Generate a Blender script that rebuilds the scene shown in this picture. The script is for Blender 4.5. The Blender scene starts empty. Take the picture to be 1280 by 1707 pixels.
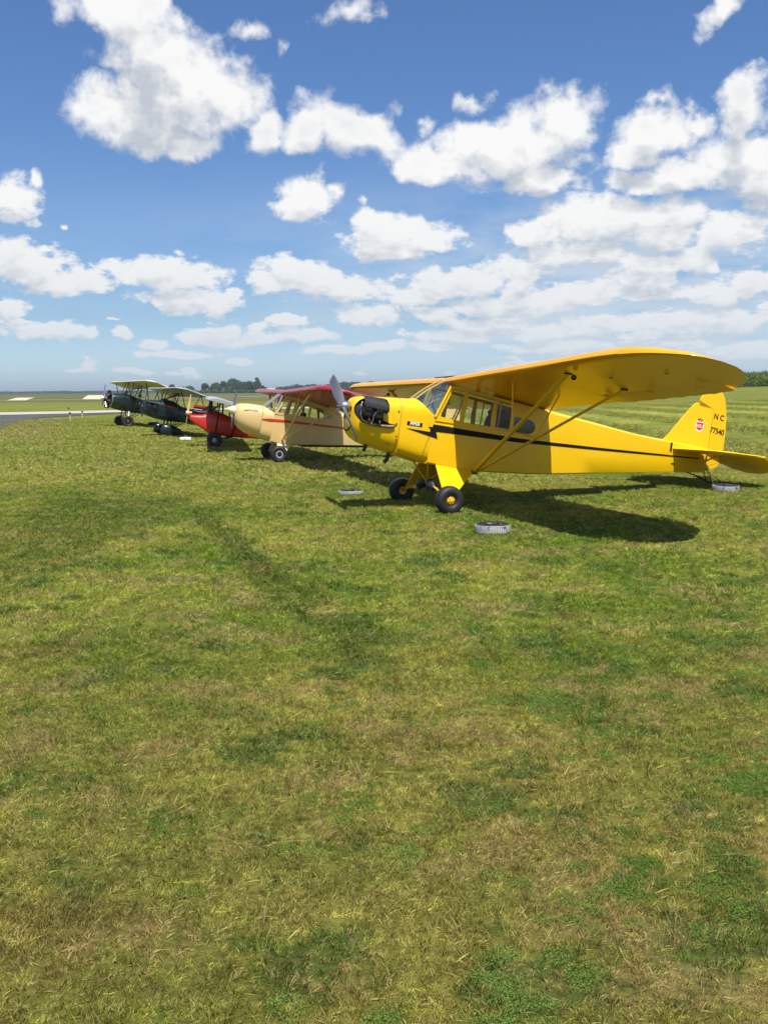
import bpy, bmesh, math, random
import numpy as np
from mathutils import Vector, Matrix
from mathutils import noise as mnoise
R = math.radians
sc = bpy.context.scene
COL = sc.collection
random.seed(7)

# ------------------------------------------------------------------ camera
CAM_H, PITCH, ROLL, FPX = 1.744, R(7.302), R(-0.394), 1586.6
cam_d = bpy.data.cameras.new('camera'); cam = bpy.data.objects.new('camera', cam_d); COL.objects.link(cam)
cam_d.sensor_fit = 'VERTICAL'; cam_d.sensor_height = 24.0; cam_d.lens = 24.0 * FPX / 1707
cam_d.clip_start = 0.05; cam_d.clip_end = 20000
_up0 = Vector((0, math.sin(PITCH), math.cos(PITCH))); _fw = Vector((0, math.cos(PITCH), -math.sin(PITCH))); _rt0 = Vector((1, 0, 0))
c_, s_ = math.cos(ROLL), math.sin(ROLL)
_rt = _rt0 * c_ + _up0 * s_; _up = _up0 * c_ - _rt0 * s_
cam.matrix_world = Matrix(((_rt.x, _up.x, -_fw.x, 0), (_rt.y, _up.y, -_fw.y, 0), (_rt.z, _up.z, -_fw.z, CAM_H), (0, 0, 0, 1)))
sc.camera = cam

# ------------------------------------------------------------------ light and exposure
SUN_EL, SUN_AZ = 64.8, -79.6                       # degrees; azimuth measured from +X towards +Y
sdir = Vector((math.cos(R(SUN_EL)) * math.cos(R(SUN_AZ)), math.cos(R(SUN_EL)) * math.sin(R(SUN_AZ)), math.sin(R(SUN_EL))))
sun_d = bpy.data.lights.new('sun', 'SUN'); sun_d.energy = 4.4; sun_d.angle = R(0.53); sun_d.color = (1.0, 0.955, 0.88)
sun = bpy.data.objects.new('sun', sun_d); COL.objects.link(sun)
sun.rotation_mode = 'QUATERNION'; sun.rotation_quaternion = sdir.to_track_quat('Z', 'Y'); sun.location = (0, 0, 40)
sc.view_settings.view_transform = 'Standard'; sc.view_settings.look = 'None'
sc.view_settings.exposure = 0.76; sc.view_settings.gamma = 1; sc.view_settings.use_curve_mapping = False
sc.cycles.max_bounces = 7; sc.cycles.diffuse_bounces = 3; sc.cycles.glossy_bounces = 3; sc.cycles.transmission_bounces = 4
sc.cycles.transparent_max_bounces = 12; sc.cycles.caustics_reflective = False; sc.cycles.caustics_refractive = False

# ------------------------------------------------------------------ node helpers
class NT:
    def __init__(s, tree): s.t = tree; s.n = tree.nodes; s.l = tree.links
    def _in(s, sock, v):
        if v is None: return
        if isinstance(v, bpy.types.NodeSocket): s.l.new(v, sock)
        else:
            if sock.type == 'RGBA' and len(v) == 3: v = (*v, 1)
            sock.default_value = v
    def node(s, typ, ins=None, **kw):
        n = s.n.new(typ)
        for k, v in kw.items(): setattr(n, k, v)
        for k, v in (ins or {}).items(): s._in(n.inputs[k], v)
        return n
    def m(s, op, a, b=None, c=None, clamp=False):
        n = s.n.new('ShaderNodeMath'); n.operation = op; n.use_clamp = clamp
        s._in(n.inputs[0], a); s._in(n.inputs[1], b); s._in(n.inputs[2], c); return n.outputs[0]
    def vm(s, op, a, b=None, c=None, out=0):
        n = s.n.new('ShaderNodeVectorMath'); n.operation = op
        s._in(n.inputs[0], a); s._in(n.inputs[1], b)
        if c is not None: s._in(n.inputs[2], c)
        return n.outputs[out]
    def noise(s, vec, scale, detail=4, rough=.55, dist=0.0, lac=2.0):
        n = s.n.new('ShaderNodeTexNoise'); s._in(n.inputs['Vector'], vec); n.inputs['Scale'].default_value = scale
        n.inputs['Detail'].default_value = detail; n.inputs['Roughness'].default_value = rough
        n.inputs['Distortion'].default_value = dist; n.inputs['Lacunarity'].default_value = lac
        return n.outputs[0]
    def ss(s, v, a, b, lo=0.0, hi=1.0):
        n = s.n.new('ShaderNodeMapRange'); n.interpolation_type = 'SMOOTHSTEP'
        s._in(n.inputs[0], v); s._in(n.inputs[1], a); s._in(n.inputs[2], b); s._in(n.inputs[3], lo); s._in(n.inputs[4], hi); return n.outputs[0]
    def mix(s, f, a, b, mode='MIX'):
        n = s.n.new('ShaderNodeMix'); n.data_type = 'RGBA'; n.blend_type = mode
        s._in(n.inputs[0], f); s._in(n.inputs[6], a); s._in(n.inputs[7], b); return n.outputs[2]
    def scale(s, vec, sx, sy, sz): return s.vm('MULTIPLY', vec, (sx, sy, sz))

# ------------------------------------------------------------------ sky: nishita air with cumulus clouds, all by direction
def px_dir(u, v):
    du, dv = u - 640, v - 853.5
    a = du * c_ + dv * s_; b = -du * s_ + dv * c_
    d = _rt0 * a + _fw * FPX - _up0 * b
    d.normalize(); return math.atan2(d.x, d.y), math.asin(d.z)
CLOUDS = [(205,20,95,48),(262,92,95,62),(335,148,88,58),(235,175,95,52),(285,222,55,30),(150,5,70,22),
 (15,330,48,34),(58,306,14,15),(108,376,13,7),(425,52,34,26),(472,92,22,24),(575,22,44,26),(1200,25,28,22),
 (425,215,36,40),(580,222,90,46),(510,232,50,30),(765,165,34,24),(708,203,19,22),
 (850,250,140,48),(955,205,50,46),(715,262,56,32),(905,302,75,24),(790,232,60,30),
 (1105,212,62,34),(1150,205,34,26),(1055,245,32,30),(1258,185,42,42),(1225,262,82,50),(1110,298,88,26),(1280,290,70,60),
 (505,330,40,34),(545,325,25,14),(603,342,14,12),(665,395,92,34),(620,378,42,22),(650,418,60,16),
 (1010,372,118,44),(1100,378,70,40),(900,392,48,26),(965,425,95,22),(1220,392,60,38),(1160,432,40,20),(1090,440,60,15),
 (45,445,62,34),(120,468,70,20),(275,458,82,26),(300,424,20,9),(318,500,78,20),(385,492,22,11),
 (500,462,70,28),(450,470,36,20),(575,478,52,16),(12,515,26,18),(85,552,62,14),(205,560,16,8),(258,574,22,8),
 (320,562,28,10),(392,563,60,15),(430,549,18,8),(485,536,28,8),(512,560,42,12),(630,523,50,18),(725,525,35,14),(650,577,35,8),
 (720,580,32,7),(402,603,20,6),(770,470,90,22),(850,458,60,24),(695,490,60,14),(880,507,110,18),(985,490,60,20),(1082,463,45,16),
 (1075,492,42,12),(1185,490,60,18),(1262,468,40,22),(820,540,62,13),(905,552,75,12),(1005,540,75,17),(1095,535,60,14),
 (1195,540,85,18),(950,577,95,10),(1105,577,105,12),(1235,582,65,12),(760,562,60,9),(560,585,60,7),(300,590,60,5)]
world = bpy.data.worlds.new('World'); sc.world = world; world.use_nodes = True
try: world.cycles.sampling_method = 'MANUAL'; world.cycles.sample_map_resolution = 256
except Exception: pass
g = bpy.data.node_groups.new('cloud_field', 'ShaderNodeTree')
g.interface.new_socket('Dir', in_out='INPUT', socket_type='NodeSocketVector')
g.interface.new_socket('Density', in_out='OUTPUT', socket_type='NodeSocketFloat')
G = NT(g); gi = g.nodes.new('NodeGroupInput'); go = g.nodes.new('NodeGroupOutput')
dv = G.vm('NORMALIZE', gi.outputs[0])
sx = G.node('ShaderNodeSeparateXYZ', {0: dv})
az = G.m('ARCTAN2', sx.outputs[0], sx.outputs[1]); el = G.m('ARCSINE', sx.outputs[2])
lowf = G.ss(el, 0.10, 0.30)
# warp the blobs so they never read as ellipses
nw = G.n.new('ShaderNodeTexNoise'); G._in(nw.inputs['Vector'], dv); nw.inputs['Scale'].default_value = 13; nw.inputs['Detail'].default_value = 5; nw.inputs['Roughness'].default_value = .55
wv = G.vm('SUBTRACT', nw.outputs[1], (.5, .5, .5))
wamp = G.m('MULTIPLY_ADD', lowf, .075, .022)
comb = G.node('ShaderNodeCombineXYZ', {0: az, 1: el, 2: 0.0}).outputs[0]
n_ = G.node('ShaderNodeVectorMath', operation='SCALE'); G._in(n_.inputs[0], wv); G._in(n_.inputs['Scale'], wamp)
q = G.vm('ADD', comb, n_.outputs[0]); q = G.scale(q, 1, 1, 0)
F = None
FAINT = {(60,306),(430,52),(425,52),(472,92),(575,22),(1200,25),(765,165),(708,203),(603,342),(58,306),(108,376),(300,424),(545,325)}
for (u, v, ru, rv) in CLOUDS:
    a, e = px_dir(u, v); a2, _ = px_dir(u + ru, v); _, e2 = px_dir(u, v - rv)
    kk = 1.08 if v < 430 else 1.28
    kk *= 1.7 if (u, v) in FAINT else 1.0
    ra, re = abs(a2 - a) * kk, abs(e2 - e) * kk
    L = G.vm('LENGTH', G.vm('MULTIPLY_ADD', q, (1/ra, 1/re, 0), (-a/ra, -e/re, 0)), out=1)
    if (u, v) in FAINT: L = G.m('ADD', L, .60)
    F = L if F is None else G.m('MINIMUM', F, L)
# the rest of the sky carries the same kind of scattered cumulus
fill = G.noise(G.scale(dv, 1, 1, 2.2), 4.2, 3, .5)
ff = G.m('MULTIPLY', G.m('SUBTRACT', .585, fill), 14.0)
out_az = G.ss(G.m('ABSOLUTE', az), .46, .62); out_el = G.ss(el, .44, .56)
outm = G.m('MAXIMUM', out_az, out_el)
ff = G.m('ADD', ff, G.m('MULTIPLY', G.m('SUBTRACT', 1.0, outm), 4.0)); ff = G.m('ADD', ff, 1.0)
F = G.m('MINIMUM', F, ff)
# small far clouds just above the horizon, all round
sm = G.noise(G.scale(dv, 1, 1, 3.4), 19, 3, .5)
sb = G.m('MULTIPLY', G.m('SUBTRACT', G.m('SUBTRACT', .615, G.m('MULTIPLY', G.ss(az, -.1, .35), .09)), sm), 9.0)
sb = G.m('ADD', sb, G.ss(el, .05, .15, 1.0, 5.0)); sb = G.m('ADD', sb, G.ss(el, .0, .02, 1.6, 0.0))
F = G.m('MINIMUM', F, sb)
big = G.noise(dv, 24, 9, .60); small = G.noise(G.scale(dv, 1, 1, 1.7), 60, 7, .60)
vor = G.n.new('ShaderNodeTexVoronoi'); vor.feature = 'SMOOTH_F1'; G._in(vor.inputs['Vector'], G.vm('ADD', dv, n_.outputs[0])); vor.inputs['Scale'].default_value = 36; vor.inputs['Smoothness'].default_value = .6
vv = G.m('MULTIPLY', G.m('SUBTRACT', .45, vor.outputs[0]), .45)
vor2 = G.n.new('ShaderNodeTexVoronoi'); vor2.feature = 'SMOOTH_F1'; G._in(vor2.inputs['Vector'], G.scale(G.vm('ADD', dv, n_.outputs[0]), 1, 1, 1.7)); vor2.inputs['Scale'].default_value = 30; vor2.inputs['Smoothness'].default_value = .35
vv2 = G.m('MULTIPLY', G.m('MULTIPLY', G.m('SUBTRACT', .42, vor2.outputs[0]), .5), G.m('SUBTRACT', 1.0, lowf))
nz = G.m('ADD', G.m('MULTIPLY', G.m('SUBTRACT', big, .5), lowf), G.m('MULTIPLY', G.m('SUBTRACT', small, .5), G.m('MULTIPLY', G.m('SUBTRACT', 1.0, lowf), .72)))
dens = G.m('ADD', G.m('MINIMUM', G.m('MULTIPLY', G.m('SUBTRACT', 1.0, F), .8), G.m('MULTIPLY_ADD', lowf, .33, .42)), G.m('ADD', G.m('MULTIPLY', nz, 1.9), G.m('ADD', vv2, G.m('MULTIPLY', vv, lowf))))
g.links.new(dens, go.inputs[0])

W = NT(world.node_tree); W.n.clear()
tc = W.node('ShaderNodeTexCoord'); D = W.vm('NORMALIZE', tc.outputs['Generated'])
def cf(vec):
    n = W.n.new('ShaderNodeGroup'); n.node_tree = g; W._in(n.inputs[0], vec); return n.outputs[0]
sz = W.node('ShaderNodeSeparateXYZ', {0: D}).outputs[2]
elv = W.m('ARCSINE', sz)
offz = W.m('MULTIPLY_ADD', W.m('MAXIMUM', elv, 0.0), .085, .005)
ofz2 = W.m('MULTIPLY', offz, 2.3); d2 = cf(W.vm('ADD', D, W.node('ShaderNodeCombineXYZ', {0: 0.004, 1: 0.0, 2: ofz2}).outputs[0]))
d0 = cf(D); d1 = cf(W.vm('ADD', D, W.node('ShaderNodeCombineXYZ', {0: 0.002, 1: 0.0, 2: offz}).outputs[0]))
skyn = W.n.new('ShaderNodeTexSky'); skyn.sky_type = 'NISHITA'; skyn.sun_disc = False
skyn.sun_elevation = R(SUN_EL); skyn.sun_rotation = math.atan2(sdir.x, sdir.y)
skyn.air_density = 1.0; skyn.dust_density = 1.0; skyn.ozone_density = 1.6; skyn.altitude = 200
airt = W.mix(W.ss(elv, 0.0, .085), (.84, 1.07, 1.50), W.mix(W.ss(elv, .06, .34), (.62, .77, .99), (.53, .725, .985)))
sky = W.mix(1.0, skyn.outputs[0], airt, 'MULTIPLY')
alpha = W.m('POWER', W.ss(W.m('MULTIPLY', d0, W.ss(elv, .11, .27, 2.0, 1.0)), -.26, .38), .85)
# light from above: tops and edges white, undersides and the cores below more cloud grey
rel = W.m('SUBTRACT', d0, d1); thick = W.ss(d0, .05, .85)
lit = W.ss(W.m('ADD', W.m('MULTIPLY', rel, 1.0), W.m('MULTIPLY', W.m('SUBTRACT', .55, thick), .35)), -.42, .34)
lump = W.noise(W.scale(D, 1, 1, 1.8), 15, 5, .55)
shade = W.m('ADD', W.m('MULTIPLY_ADD', W.m('MULTIPLY', W.ss(d2, -.05, .55), W.ss(d1, -.1, .3)), .55, W.m('MULTIPLY', W.m('SUBTRACT', 1.0, lit), .75)), W.m('MULTIPLY', W.m('SUBTRACT', lump, .52), W.m('MULTIPLY', thick, 1.9)), clamp=True)
cl = W.mix(shade, (7.5, 7.5, 7.45), (4.25, 4.6, 5.15))
far = W.ss(elv, .22, .0)
cl = W.mix(W.m('MULTIPLY', far, .62), cl, (5.0, 5.5, 6.1))
alpha = W.m('MULTIPLY', alpha, W.m('SUBTRACT', 1.0, W.m('MULTIPLY', W.ss(elv, .09, .0), .45)))
azn = W.m('ARCTAN2', W.node('ShaderNodeSeparateXYZ', {0: D}).outputs[0], W.node('ShaderNodeSeparateXYZ', {0: D}).outputs[1])
veil = W.m('MULTIPLY', W.m('MULTIPLY', W.m('MULTIPLY', W.ss(elv, .24, .10), W.ss(elv, .0, .05)), W.ss(azn, -.32, .08, .25, 1.0)), W.m('MULTIPLY', W.ss(W.noise(W.scale(D, 1, 1, 3.5), 7, 5, .6), .32, .60), W.ss(azn, -.05, .2, .40, .72)))
sky = W.mix(veil, sky, (5.0, 5.7, 6.4))
full = W.mix(alpha, sky, cl)
bg = W.node('ShaderNodeBackground', {0: full, 1: 0.0755})
wo = W.n.new('ShaderNodeOutputWorld'); W.l.new(bg.outputs[0], wo.inputs[0])

# ------------------------------------------------------------------ terrain
def sstep(a, b, x):
    t = np.clip((x - a) / (b - a), 0, 1); return t * t * (3 - 2 * t)
def terr(x, y):
    x = np.asarray(x, float); y = np.asarray(y, float)
    s = 1.2; k = (x - 2.0 - .0 * y) / s
    sp = s * np.logaddexp(0, np.clip(k, -30, 60)) * 1.0
    sp = 60 * (1 - np.exp(-sp / 60))
    z = 0.050 * sp * (1 - .0 * y) * sstep(4, 12, y)
    z = z * (1 - .45 * sstep(200, 900, y))
    z = z + .022 * np.sin(x * .21 + y * .13) * sstep(25, 60, y)
    return z
def tz(x, y): return float(terr(x, y))

# ------------------------------------------------------------------ materials
def mat_base(name):
    m = bpy.data.materials.new(name); m.use_nodes = True; t = NT(m.node_tree); t.n.clear()
    out = t.n.new('ShaderNodeOutputMaterial'); return m, t, out
def paint(name, col, rough=.35, metal=0.0, coat=0.0, var=.08, bump=.0, bscale=8, dirt=0.0, spec=.5, trans=0.0, rv=.07):
    m, t, out = mat_base(name)
    co = t.node('ShaderNodeTexCoord').outputs['Object']
    n1 = t.noise(co, 2.3, 4); n2 = t.noise(co, 35, 4)
    k = t.m('ADD', t.m('MULTIPLY', n1, .7), t.m('MULTIPLY', n2, .3))
    lo = tuple(c * (1 - var) for c in col); hi = tuple(min(1, c * (1 + var)) for c in col)
    c = t.mix(t.ss(k, .3, .7), lo, hi)
    if dirt > 0:
        dm = t.m('MULTIPLY', t.ss(t.noise(t.scale(co, 1, 1, 1), 5.5, 7, .65), .52, .74), dirt)
        c = t.mix(dm, c, (.09, .075, .05))
    b = t.node('ShaderNodeBsdfPrincipled', {'Base Color': c, 'Metallic': metal, 'Coat Weight': coat, 'Coat Roughness': .12, 'Specular IOR Level': spec})
    t._in(b.inputs['Roughness'], t.ss(n2, .2, .8, max(.02, rough - rv), rough + rv))
    if bump > 0:
        bn = t.node('ShaderNodeBump', {'Strength': bump, 'Distance': .01, 'Height': t.noise(co, bscale, 3)})
        t.l.new(bn.outputs[0], b.inputs['Normal'])
    sh = b.outputs[0]
    if trans > 0:
        tr = t.node('ShaderNodeBsdfTranslucent', {0: c}); mx = t.node('ShaderNodeMixShader', {0: trans, 1: sh, 2: tr.outputs[0]}); sh = mx.outputs[0]
    t.l.new(sh, out.inputs[0]); return m
def glass(name, tint=(.85, .93, .92), gloss=.12, dark=0.0, gc=(1, 1, 1)):
    m, t, out = mat_base(name)
    tr = t.node('ShaderNodeBsdfTransparent', {0: tuple(c * (1 - dark) for c in tint)})
    gl = t.node('ShaderNodeBsdfGlossy', {0: gc, 'Roughness': .04})
    fr = t.node('ShaderNodeFresnel', {0: 1.5})
    f = t.m('ADD', t.m('MULTIPLY', fr.outputs[0], .35), gloss * .10, clamp=True)
    mx = t.node('ShaderNodeMixShader', {0: f, 1: tr.outputs[0], 2: gl.outputs[0]})
    t.l.new(mx.outputs[0], out.inputs[0]); return m
M = dict(
 yellow=paint('yellow_dope', (.80, .475, .001), .36, coat=.06, var=.03, dirt=.05),
 yellow_fab=paint('yellow_fabric', (.80, .365, .001), .26, coat=.15, var=.015, bump=.012, bscale=3, dirt=.02, rv=.01, trans=.03),
 yellow_hub=paint('yellow_hub', (.80, .40, .006), .4, dirt=.1),
 black=paint('black_paint', (.010, .008, .007), .6, spec=.15),
 engine=paint('engine_black', (.012, .012, .012), .42, var=.3),
 baffle=paint('baffle_black', (.018, .018, .02), .5, var=.3),
 dark=paint('dark_recess', (.006, .006, .006), .8),
 steel=paint('brushed_steel', (.55, .55, .56), .32, metal=1, var=.06),
 alu=paint('propeller_alloy', (.20, .20, .21), .36, metal=.6, var=.05),
 exhaust=paint('exhaust_pipe', (.22, .17, .12), .5, metal=.7, var=.3),
 rubber=paint('tyre_rubber', (.012, .012, .012), .62, var=.35, dirt=.25),
 tanrub=paint('tyre_brown_rim', (.22, .11, .04), .6),
 maroon=paint('maroon_cloth', (.10, .02, .03), .8),
 glass=glass('plexiglass', (.96, .98, .97), .0), glass_d=glass('darkened_plexiglass', (.10, .16, .15), .5, .3),  # darkened one: shade of the cabin behind the rear window put into the tint
 white=paint('white_print', (.80, .79, .76), .5), redp=paint('red_print', (.55, .02, .02), .5),
 cream=paint('cream_dope', (.66, .47, .20), .36, coat=.2, var=.04, dirt=.04),
 creamw=paint('cream_pale_dope', (.74, .62, .40), .34, coat=.3, var=.03),
 redwing=paint('red_dope', (.34, .010, .018), .32, coat=.35, var=.06, trans=.05),
 redstripe=paint('red_stripe', (.52, .03, .012), .4),
 red=paint('bright_red_dope', (.50, .018, .010), .34, coat=.3, var=.05),
 grey=paint('grey_silver_dope', (.30, .31, .345), .42, var=.05),
 wood=paint('varnished_wood', (.62, .40, .12), .35, coat=.4, var=.12),
 teal=paint('teal_dope', (.003, .018, .023), .3, coat=.25, var=.08),
 green=paint('dark_green_dope', (.002, .014, .009), .28, coat=.3, var=.08),
 bgreen=paint('black_green_dope', (.003, .009, .008), .4, coat=.1, var=.1),
 beige=paint('beige_fabric', (.56, .50, .38), .5, var=.05, trans=.04),
 rust=paint('rust_red_print', (.35, .03, .02), .5),
 tyrewhite=paint('weathered_white_paint', (.38, .38, .39), .85, var=.35, dirt=2.4),
 concrete=paint('pale_concrete', (.38, .35, .27), .8, var=.08),
 postwhite=paint('marker_pole', (.62, .55, .30), .6),
)

# ------------------------------------------------------------------ mesh helpers
EACH = set('spark_plug rocker_cover ignition_lead air_inlet breather_pipe hub_bolt cabin_frame_tube windshield_strip windshield_frame aileron_hinge inspection_ring strut_fitting jury_strut cabane_vee brace_wire control_horn trim_slot tail_wheel_fork steering_chain air_inlet axle_strut cabane_strut lift_strut gear_strut flying_wire interplane_strut'.split())
class MB:
    def __init__(s): s.v = []; s.f = []; s.ch = []
    def add(s, vs, fs):
        o = len(s.v); s.ch.append((o, len(s.f))); s.v += [tuple(x) for x in vs]; s.f += [tuple(i + o for i in f) for f in fs]; return s
    def loft(s, rings, cap0=True, cap1=True, closed=True):
        n = len(rings[0]); vs = [p for r in rings for p in r]; fs = []
        for i in range(len(rings) - 1):
            for j in range(n if closed else n - 1):
                a = i * n + j; b = i * n + (j + 1) % n; fs.append((a, b, b + n, a + n))
        if cap0: fs.append(tuple(range(n))[::-1])
        if cap1: fs.append(tuple(range((len(rings) - 1) * n, len(rings) * n)))
        return s.add(vs, fs)
    def tube(s, pts, r, n=8, flat=1.0, cap=True, updir=(0, 0, 1)):
        pts = [Vector(p) for p in pts]; rs = r if isinstance(r, (list, tuple)) else [r] * len(pts); rings = []
        for i, p_ in enumerate(pts):
            d = (pts[min(i + 1, len(pts) - 1)] - pts[max(i - 1, 0)]).normalized()
            u = Vector(updir); u = (u - d * u.dot(d))
            if u.length < .05: u = Vector((1, 0, 0)) - d * d.x
            u.normalize(); w = d.cross(u)
            rings.append([p_ + (u * math.cos(2 * math.pi * k / n) * flat + w * math.sin(2 * math.pi * k / n)) * rs[i] for k in range(n)])
        return s.loft(rings, cap, cap)
    def lathe(s, prof, o=(0, 0, 0), d=(0, 1, 0), n=32, cap=False):
        o = Vector(o); d = Vector(d).normalized(); u = Vector((0, 0, 1)) if abs(d.z) < .9 else Vector((1, 0, 0))
        u = (u - d * u.dot(d)).normalized(); w = d.cross(u)
        rings = [[o + d * a + (u * math.cos(2 * math.pi * k / n) + w * math.sin(2 * math.pi * k / n)) * r for k in range(n)] for (r, a) in prof]
        return s.loft(rings, cap, cap)
    def box(s, c, d, rot=None):
        vs = []
        for x in (-1, 1):
            for y in (-1, 1):
                for z in (-1, 1):
                    p_ = Vector((x * d[0] / 2, y * d[1] / 2, z * d[2] / 2))
                    if rot is not None: p_ = rot @ p_
                    vs.append(p_ + Vector(c))
        return s.add(vs, [(0, 1, 3, 2), (4, 6, 7, 5), (0, 4, 5, 1), (2, 3, 7, 6), (0, 2, 6, 4), (1, 5, 7, 3)])
    def build(s, name, mat, parent=None, off=(0, 0, 0), smooth=35, bevel=0.0, recalc=True):
        if len(s.ch) > 1 and (isinstance(name, tuple) or name in EACH):
            out = None
            for i, (v0, f0) in enumerate(s.ch):
                v1, f1 = s.ch[i + 1] if i + 1 < len(s.ch) else (len(s.v), len(s.f)); q_ = MB(); q_.v = s.v[v0:v1]; q_.f = [tuple(k - v0 for k in f) for f in s.f[f0:f1]]
                o_ = q_.build(name[i] if isinstance(name, tuple) else name, mat, parent, off, smooth, bevel, recalc); out = out or o_
            return out
        me = bpy.data.meshes.new(name); o3 = off
        me.from_pydata([(v[0] - o3[0], v[1] - o3[1], v[2] - o3[2]) for v in s.v], [], s.f)
        if recalc or bevel:
            bm = bmesh.new(); bm.from_mesh(me)
            if bevel: bmesh.ops.bevel(bm, geom=[e for e in bm.edges if e.is_manifold and e.calc_face_angle(0) > .6], offset=bevel, segments=2, affect='EDGES')
            bmesh.ops.recalc_face_normals(bm, faces=bm.faces); bm.to_mesh(me); bm.free()
        me.shade_smooth()
        try: me.set_sharp_from_angle(angle=R(smooth))
        except Exception: pass
        if mat: me.materials.append(mat)
        ob = bpy.data.objects.new(name, me); COL.objects.link(ob)
        if parent is not None: ob.parent = parent
        return ob
def tag(o, label=None, cat=None, group=None, kind=None):
    if label: o['label'] = label
    if cat: o['category'] = cat
    if group: o['group'] = group
    if kind: o['kind'] = kind
    return o
def empty(name, label, cat, mw=None, group=None):
    e = bpy.data.objects.new(name, None); COL.objects.link(e); e.empty_display_size = .3
    if mw is not None: e.matrix_world = mw
    return tag(e, label, cat, group)
def copy_tree(o, parent=None):
    c = o.copy(); COL.objects.link(c); c.parent = parent
    for ch in list(o.children): copy_tree(ch, c)
    return c
def plate(outline, holes=(), thick=.01):
    """flat piece with holes in the (x,z) plane -> verts/faces, centred on y=0"""
    cu = bpy.data.curves.new('tmp', 'CURVE'); cu.dimensions = '2D'; cu.fill_mode = 'BOTH'; cu.extrude = thick / 2
    for poly in [outline] + list(holes):
        sp = cu.splines.new('POLY'); sp.points.add(len(poly) - 1)
        for i, (x, z) in enumerate(poly): sp.points[i].co = (x, z, 0, 1)
        sp.use_cyclic_u = True
    ob = bpy.data.objects.new('tmp', cu); COL.objects.link(ob)
    dg = bpy.context.evaluated_depsgraph_get(); me = bpy.data.meshes.new_from_object(ob.evaluated_get(dg))
    vs = [(v.co.x, v.co.z, v.co.y) for v in me.vertices]; fs = [tuple(p_.vertices) for p_ in me.polygons]
    bpy.data.objects.remove(ob); bpy.data.curves.remove(cu); bpy.data.meshes.remove(me)
    return vs, fs
def text_mesh(body, size, thick=.002, shear=0.0, bold=0.0):
    cu = bpy.data.curves.new('tmp', 'FONT'); cu.body = body; cu.size = size; cu.extrude = thick / 2; cu.align_x = 'CENTER'; cu.align_y = 'CENTER'; cu.shear = shear; cu.offset = bold
    ob = bpy.data.objects.new('tmp', cu); COL.objects.link(ob)
    dg = bpy.context.evaluated_depsgraph_get(); me = bpy.data.meshes.new_from_object(ob.evaluated_get(dg))
    vs = [(v.co.x, v.co.z, v.co.y) for v in me.vertices]; fs = [tuple(p_.vertices) for p_ in me.polygons]
    bpy.data.objects.remove(ob); bpy.data.curves.remove(cu); bpy.data.meshes.remove(me)
    return vs, fs
def ell(x, hw, zb, zt, n=32, pt=2.2, pb=2.2, zc=None, fx=None):
    if zc is None: zc = (zb + zt) / 2
    out = []
    for k in range(n):
        a = 2 * math.pi * k / n; C, S = math.cos(a), math.sin(a); p_ = pt if S > 0 else pb
        y = hw * math.copysign(abs(C) ** (2 / p_), C); z = zc + (zt - zc if S > 0 else zc - zb) * math.copysign(abs(S) ** (2 / p_), S)
        out.append((x if fx is None else fx(z), y, z))
    return out
def arc_pts(cx, cz, rx, rz, a0=0, a1=360, n=24):
    return [(cx + rx * math.cos(R(a0 + (a1 - a0) * i / n)), cz + rz * math.sin(R(a0 + (a1 - a0) * i / n))) for i in range(n + (0 if abs(a1 - a0) >= 360 else 1))]

def airfoil(n=13, thick=.12):
    up, lo = [], []
    for i in range(n):
        s = .5 * (1 - math.cos(math.pi * i / (n - 1)))
        yt = 5 * thick * (.2969 * math.sqrt(s) - .126 * s - .3516 * s * s + .2843 * s ** 3 - .1036 * s ** 4)
        up.append((s, 1.62 * yt)); lo.append((s, -yt * .55 * math.exp(-s * 9) - .006 * math.sin(math.pi * s) + (.0 if s < 1 else 0)))
    return up, lo
def wing_mb(ys, le, te, zle, zte, thick=.12, sag=None, s0=0.0, s1=1.0, ref=None):
    up, lo = airfoil(15, thick); mb = MB(); rings = []
    for y in ys:
        a, b = le(y), te(y); ch = max(b - a, .02); tk = 1.0 if sag is None else sag(y)
        ring = []
        for (s, h) in up[::-1] + lo[1:-1]:
            s_ = s0 + (s1 - s0) * s if (s0 or s1 < 1) else s
            if s0 or s1 < 1: h = np.interp(s_, [q[0] for q in (up if h > 0 else lo)], [q[1] for q in (up if h > 0 else lo)])
            zc = zle(y) + (zte(y) - zle(y)) * (s_ if ref is None else (a + ch * s_ - ref[0]) / (ref[1] - ref[0]))
            ring.append((a + ch * s_, y, zc + h * ch * tk))
        rings.append(ring)
    mb.loft(rings); return mb
def blade(mb, hub, ang, length, chord, twist_sign=1, root=.09, tipround=False, thick=.016):
    """one propeller blade in the plane x=hub.x; ang measured from +Z towards +Y"""
    rr = Vector((0, math.sin(ang), math.cos(ang))); tt = Vector((0, math.cos(ang), -math.sin(ang))); ax = Vector((1, 0, 0))
    rings = []
    for i in range(15):
        f = i / 14; r = root + (length - root) * f
        c = chord * (.52 + .48 * math.sin(min(1, f * 1.7 + .05) * math.pi / 2)) * (1 - .12 * max(0, f - .45) / .55)
        beta = R(52 - 38 * f) * twist_sign
        cd = tt * math.cos(beta) + ax * math.sin(beta); nd = rr.cross(cd)
        th = thick * (1.7 - 1.3 * f)
        cen = Vector(hub) + rr * r; ring = []
        for k in range(10):
            a = 2 * math.pi * k / 10
            ring.append(cen + cd * (c / 2 * math.cos(a)) + nd * (th * math.sin(a)))
        rings.append(ring)
    mb.loft(rings); return mb
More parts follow.
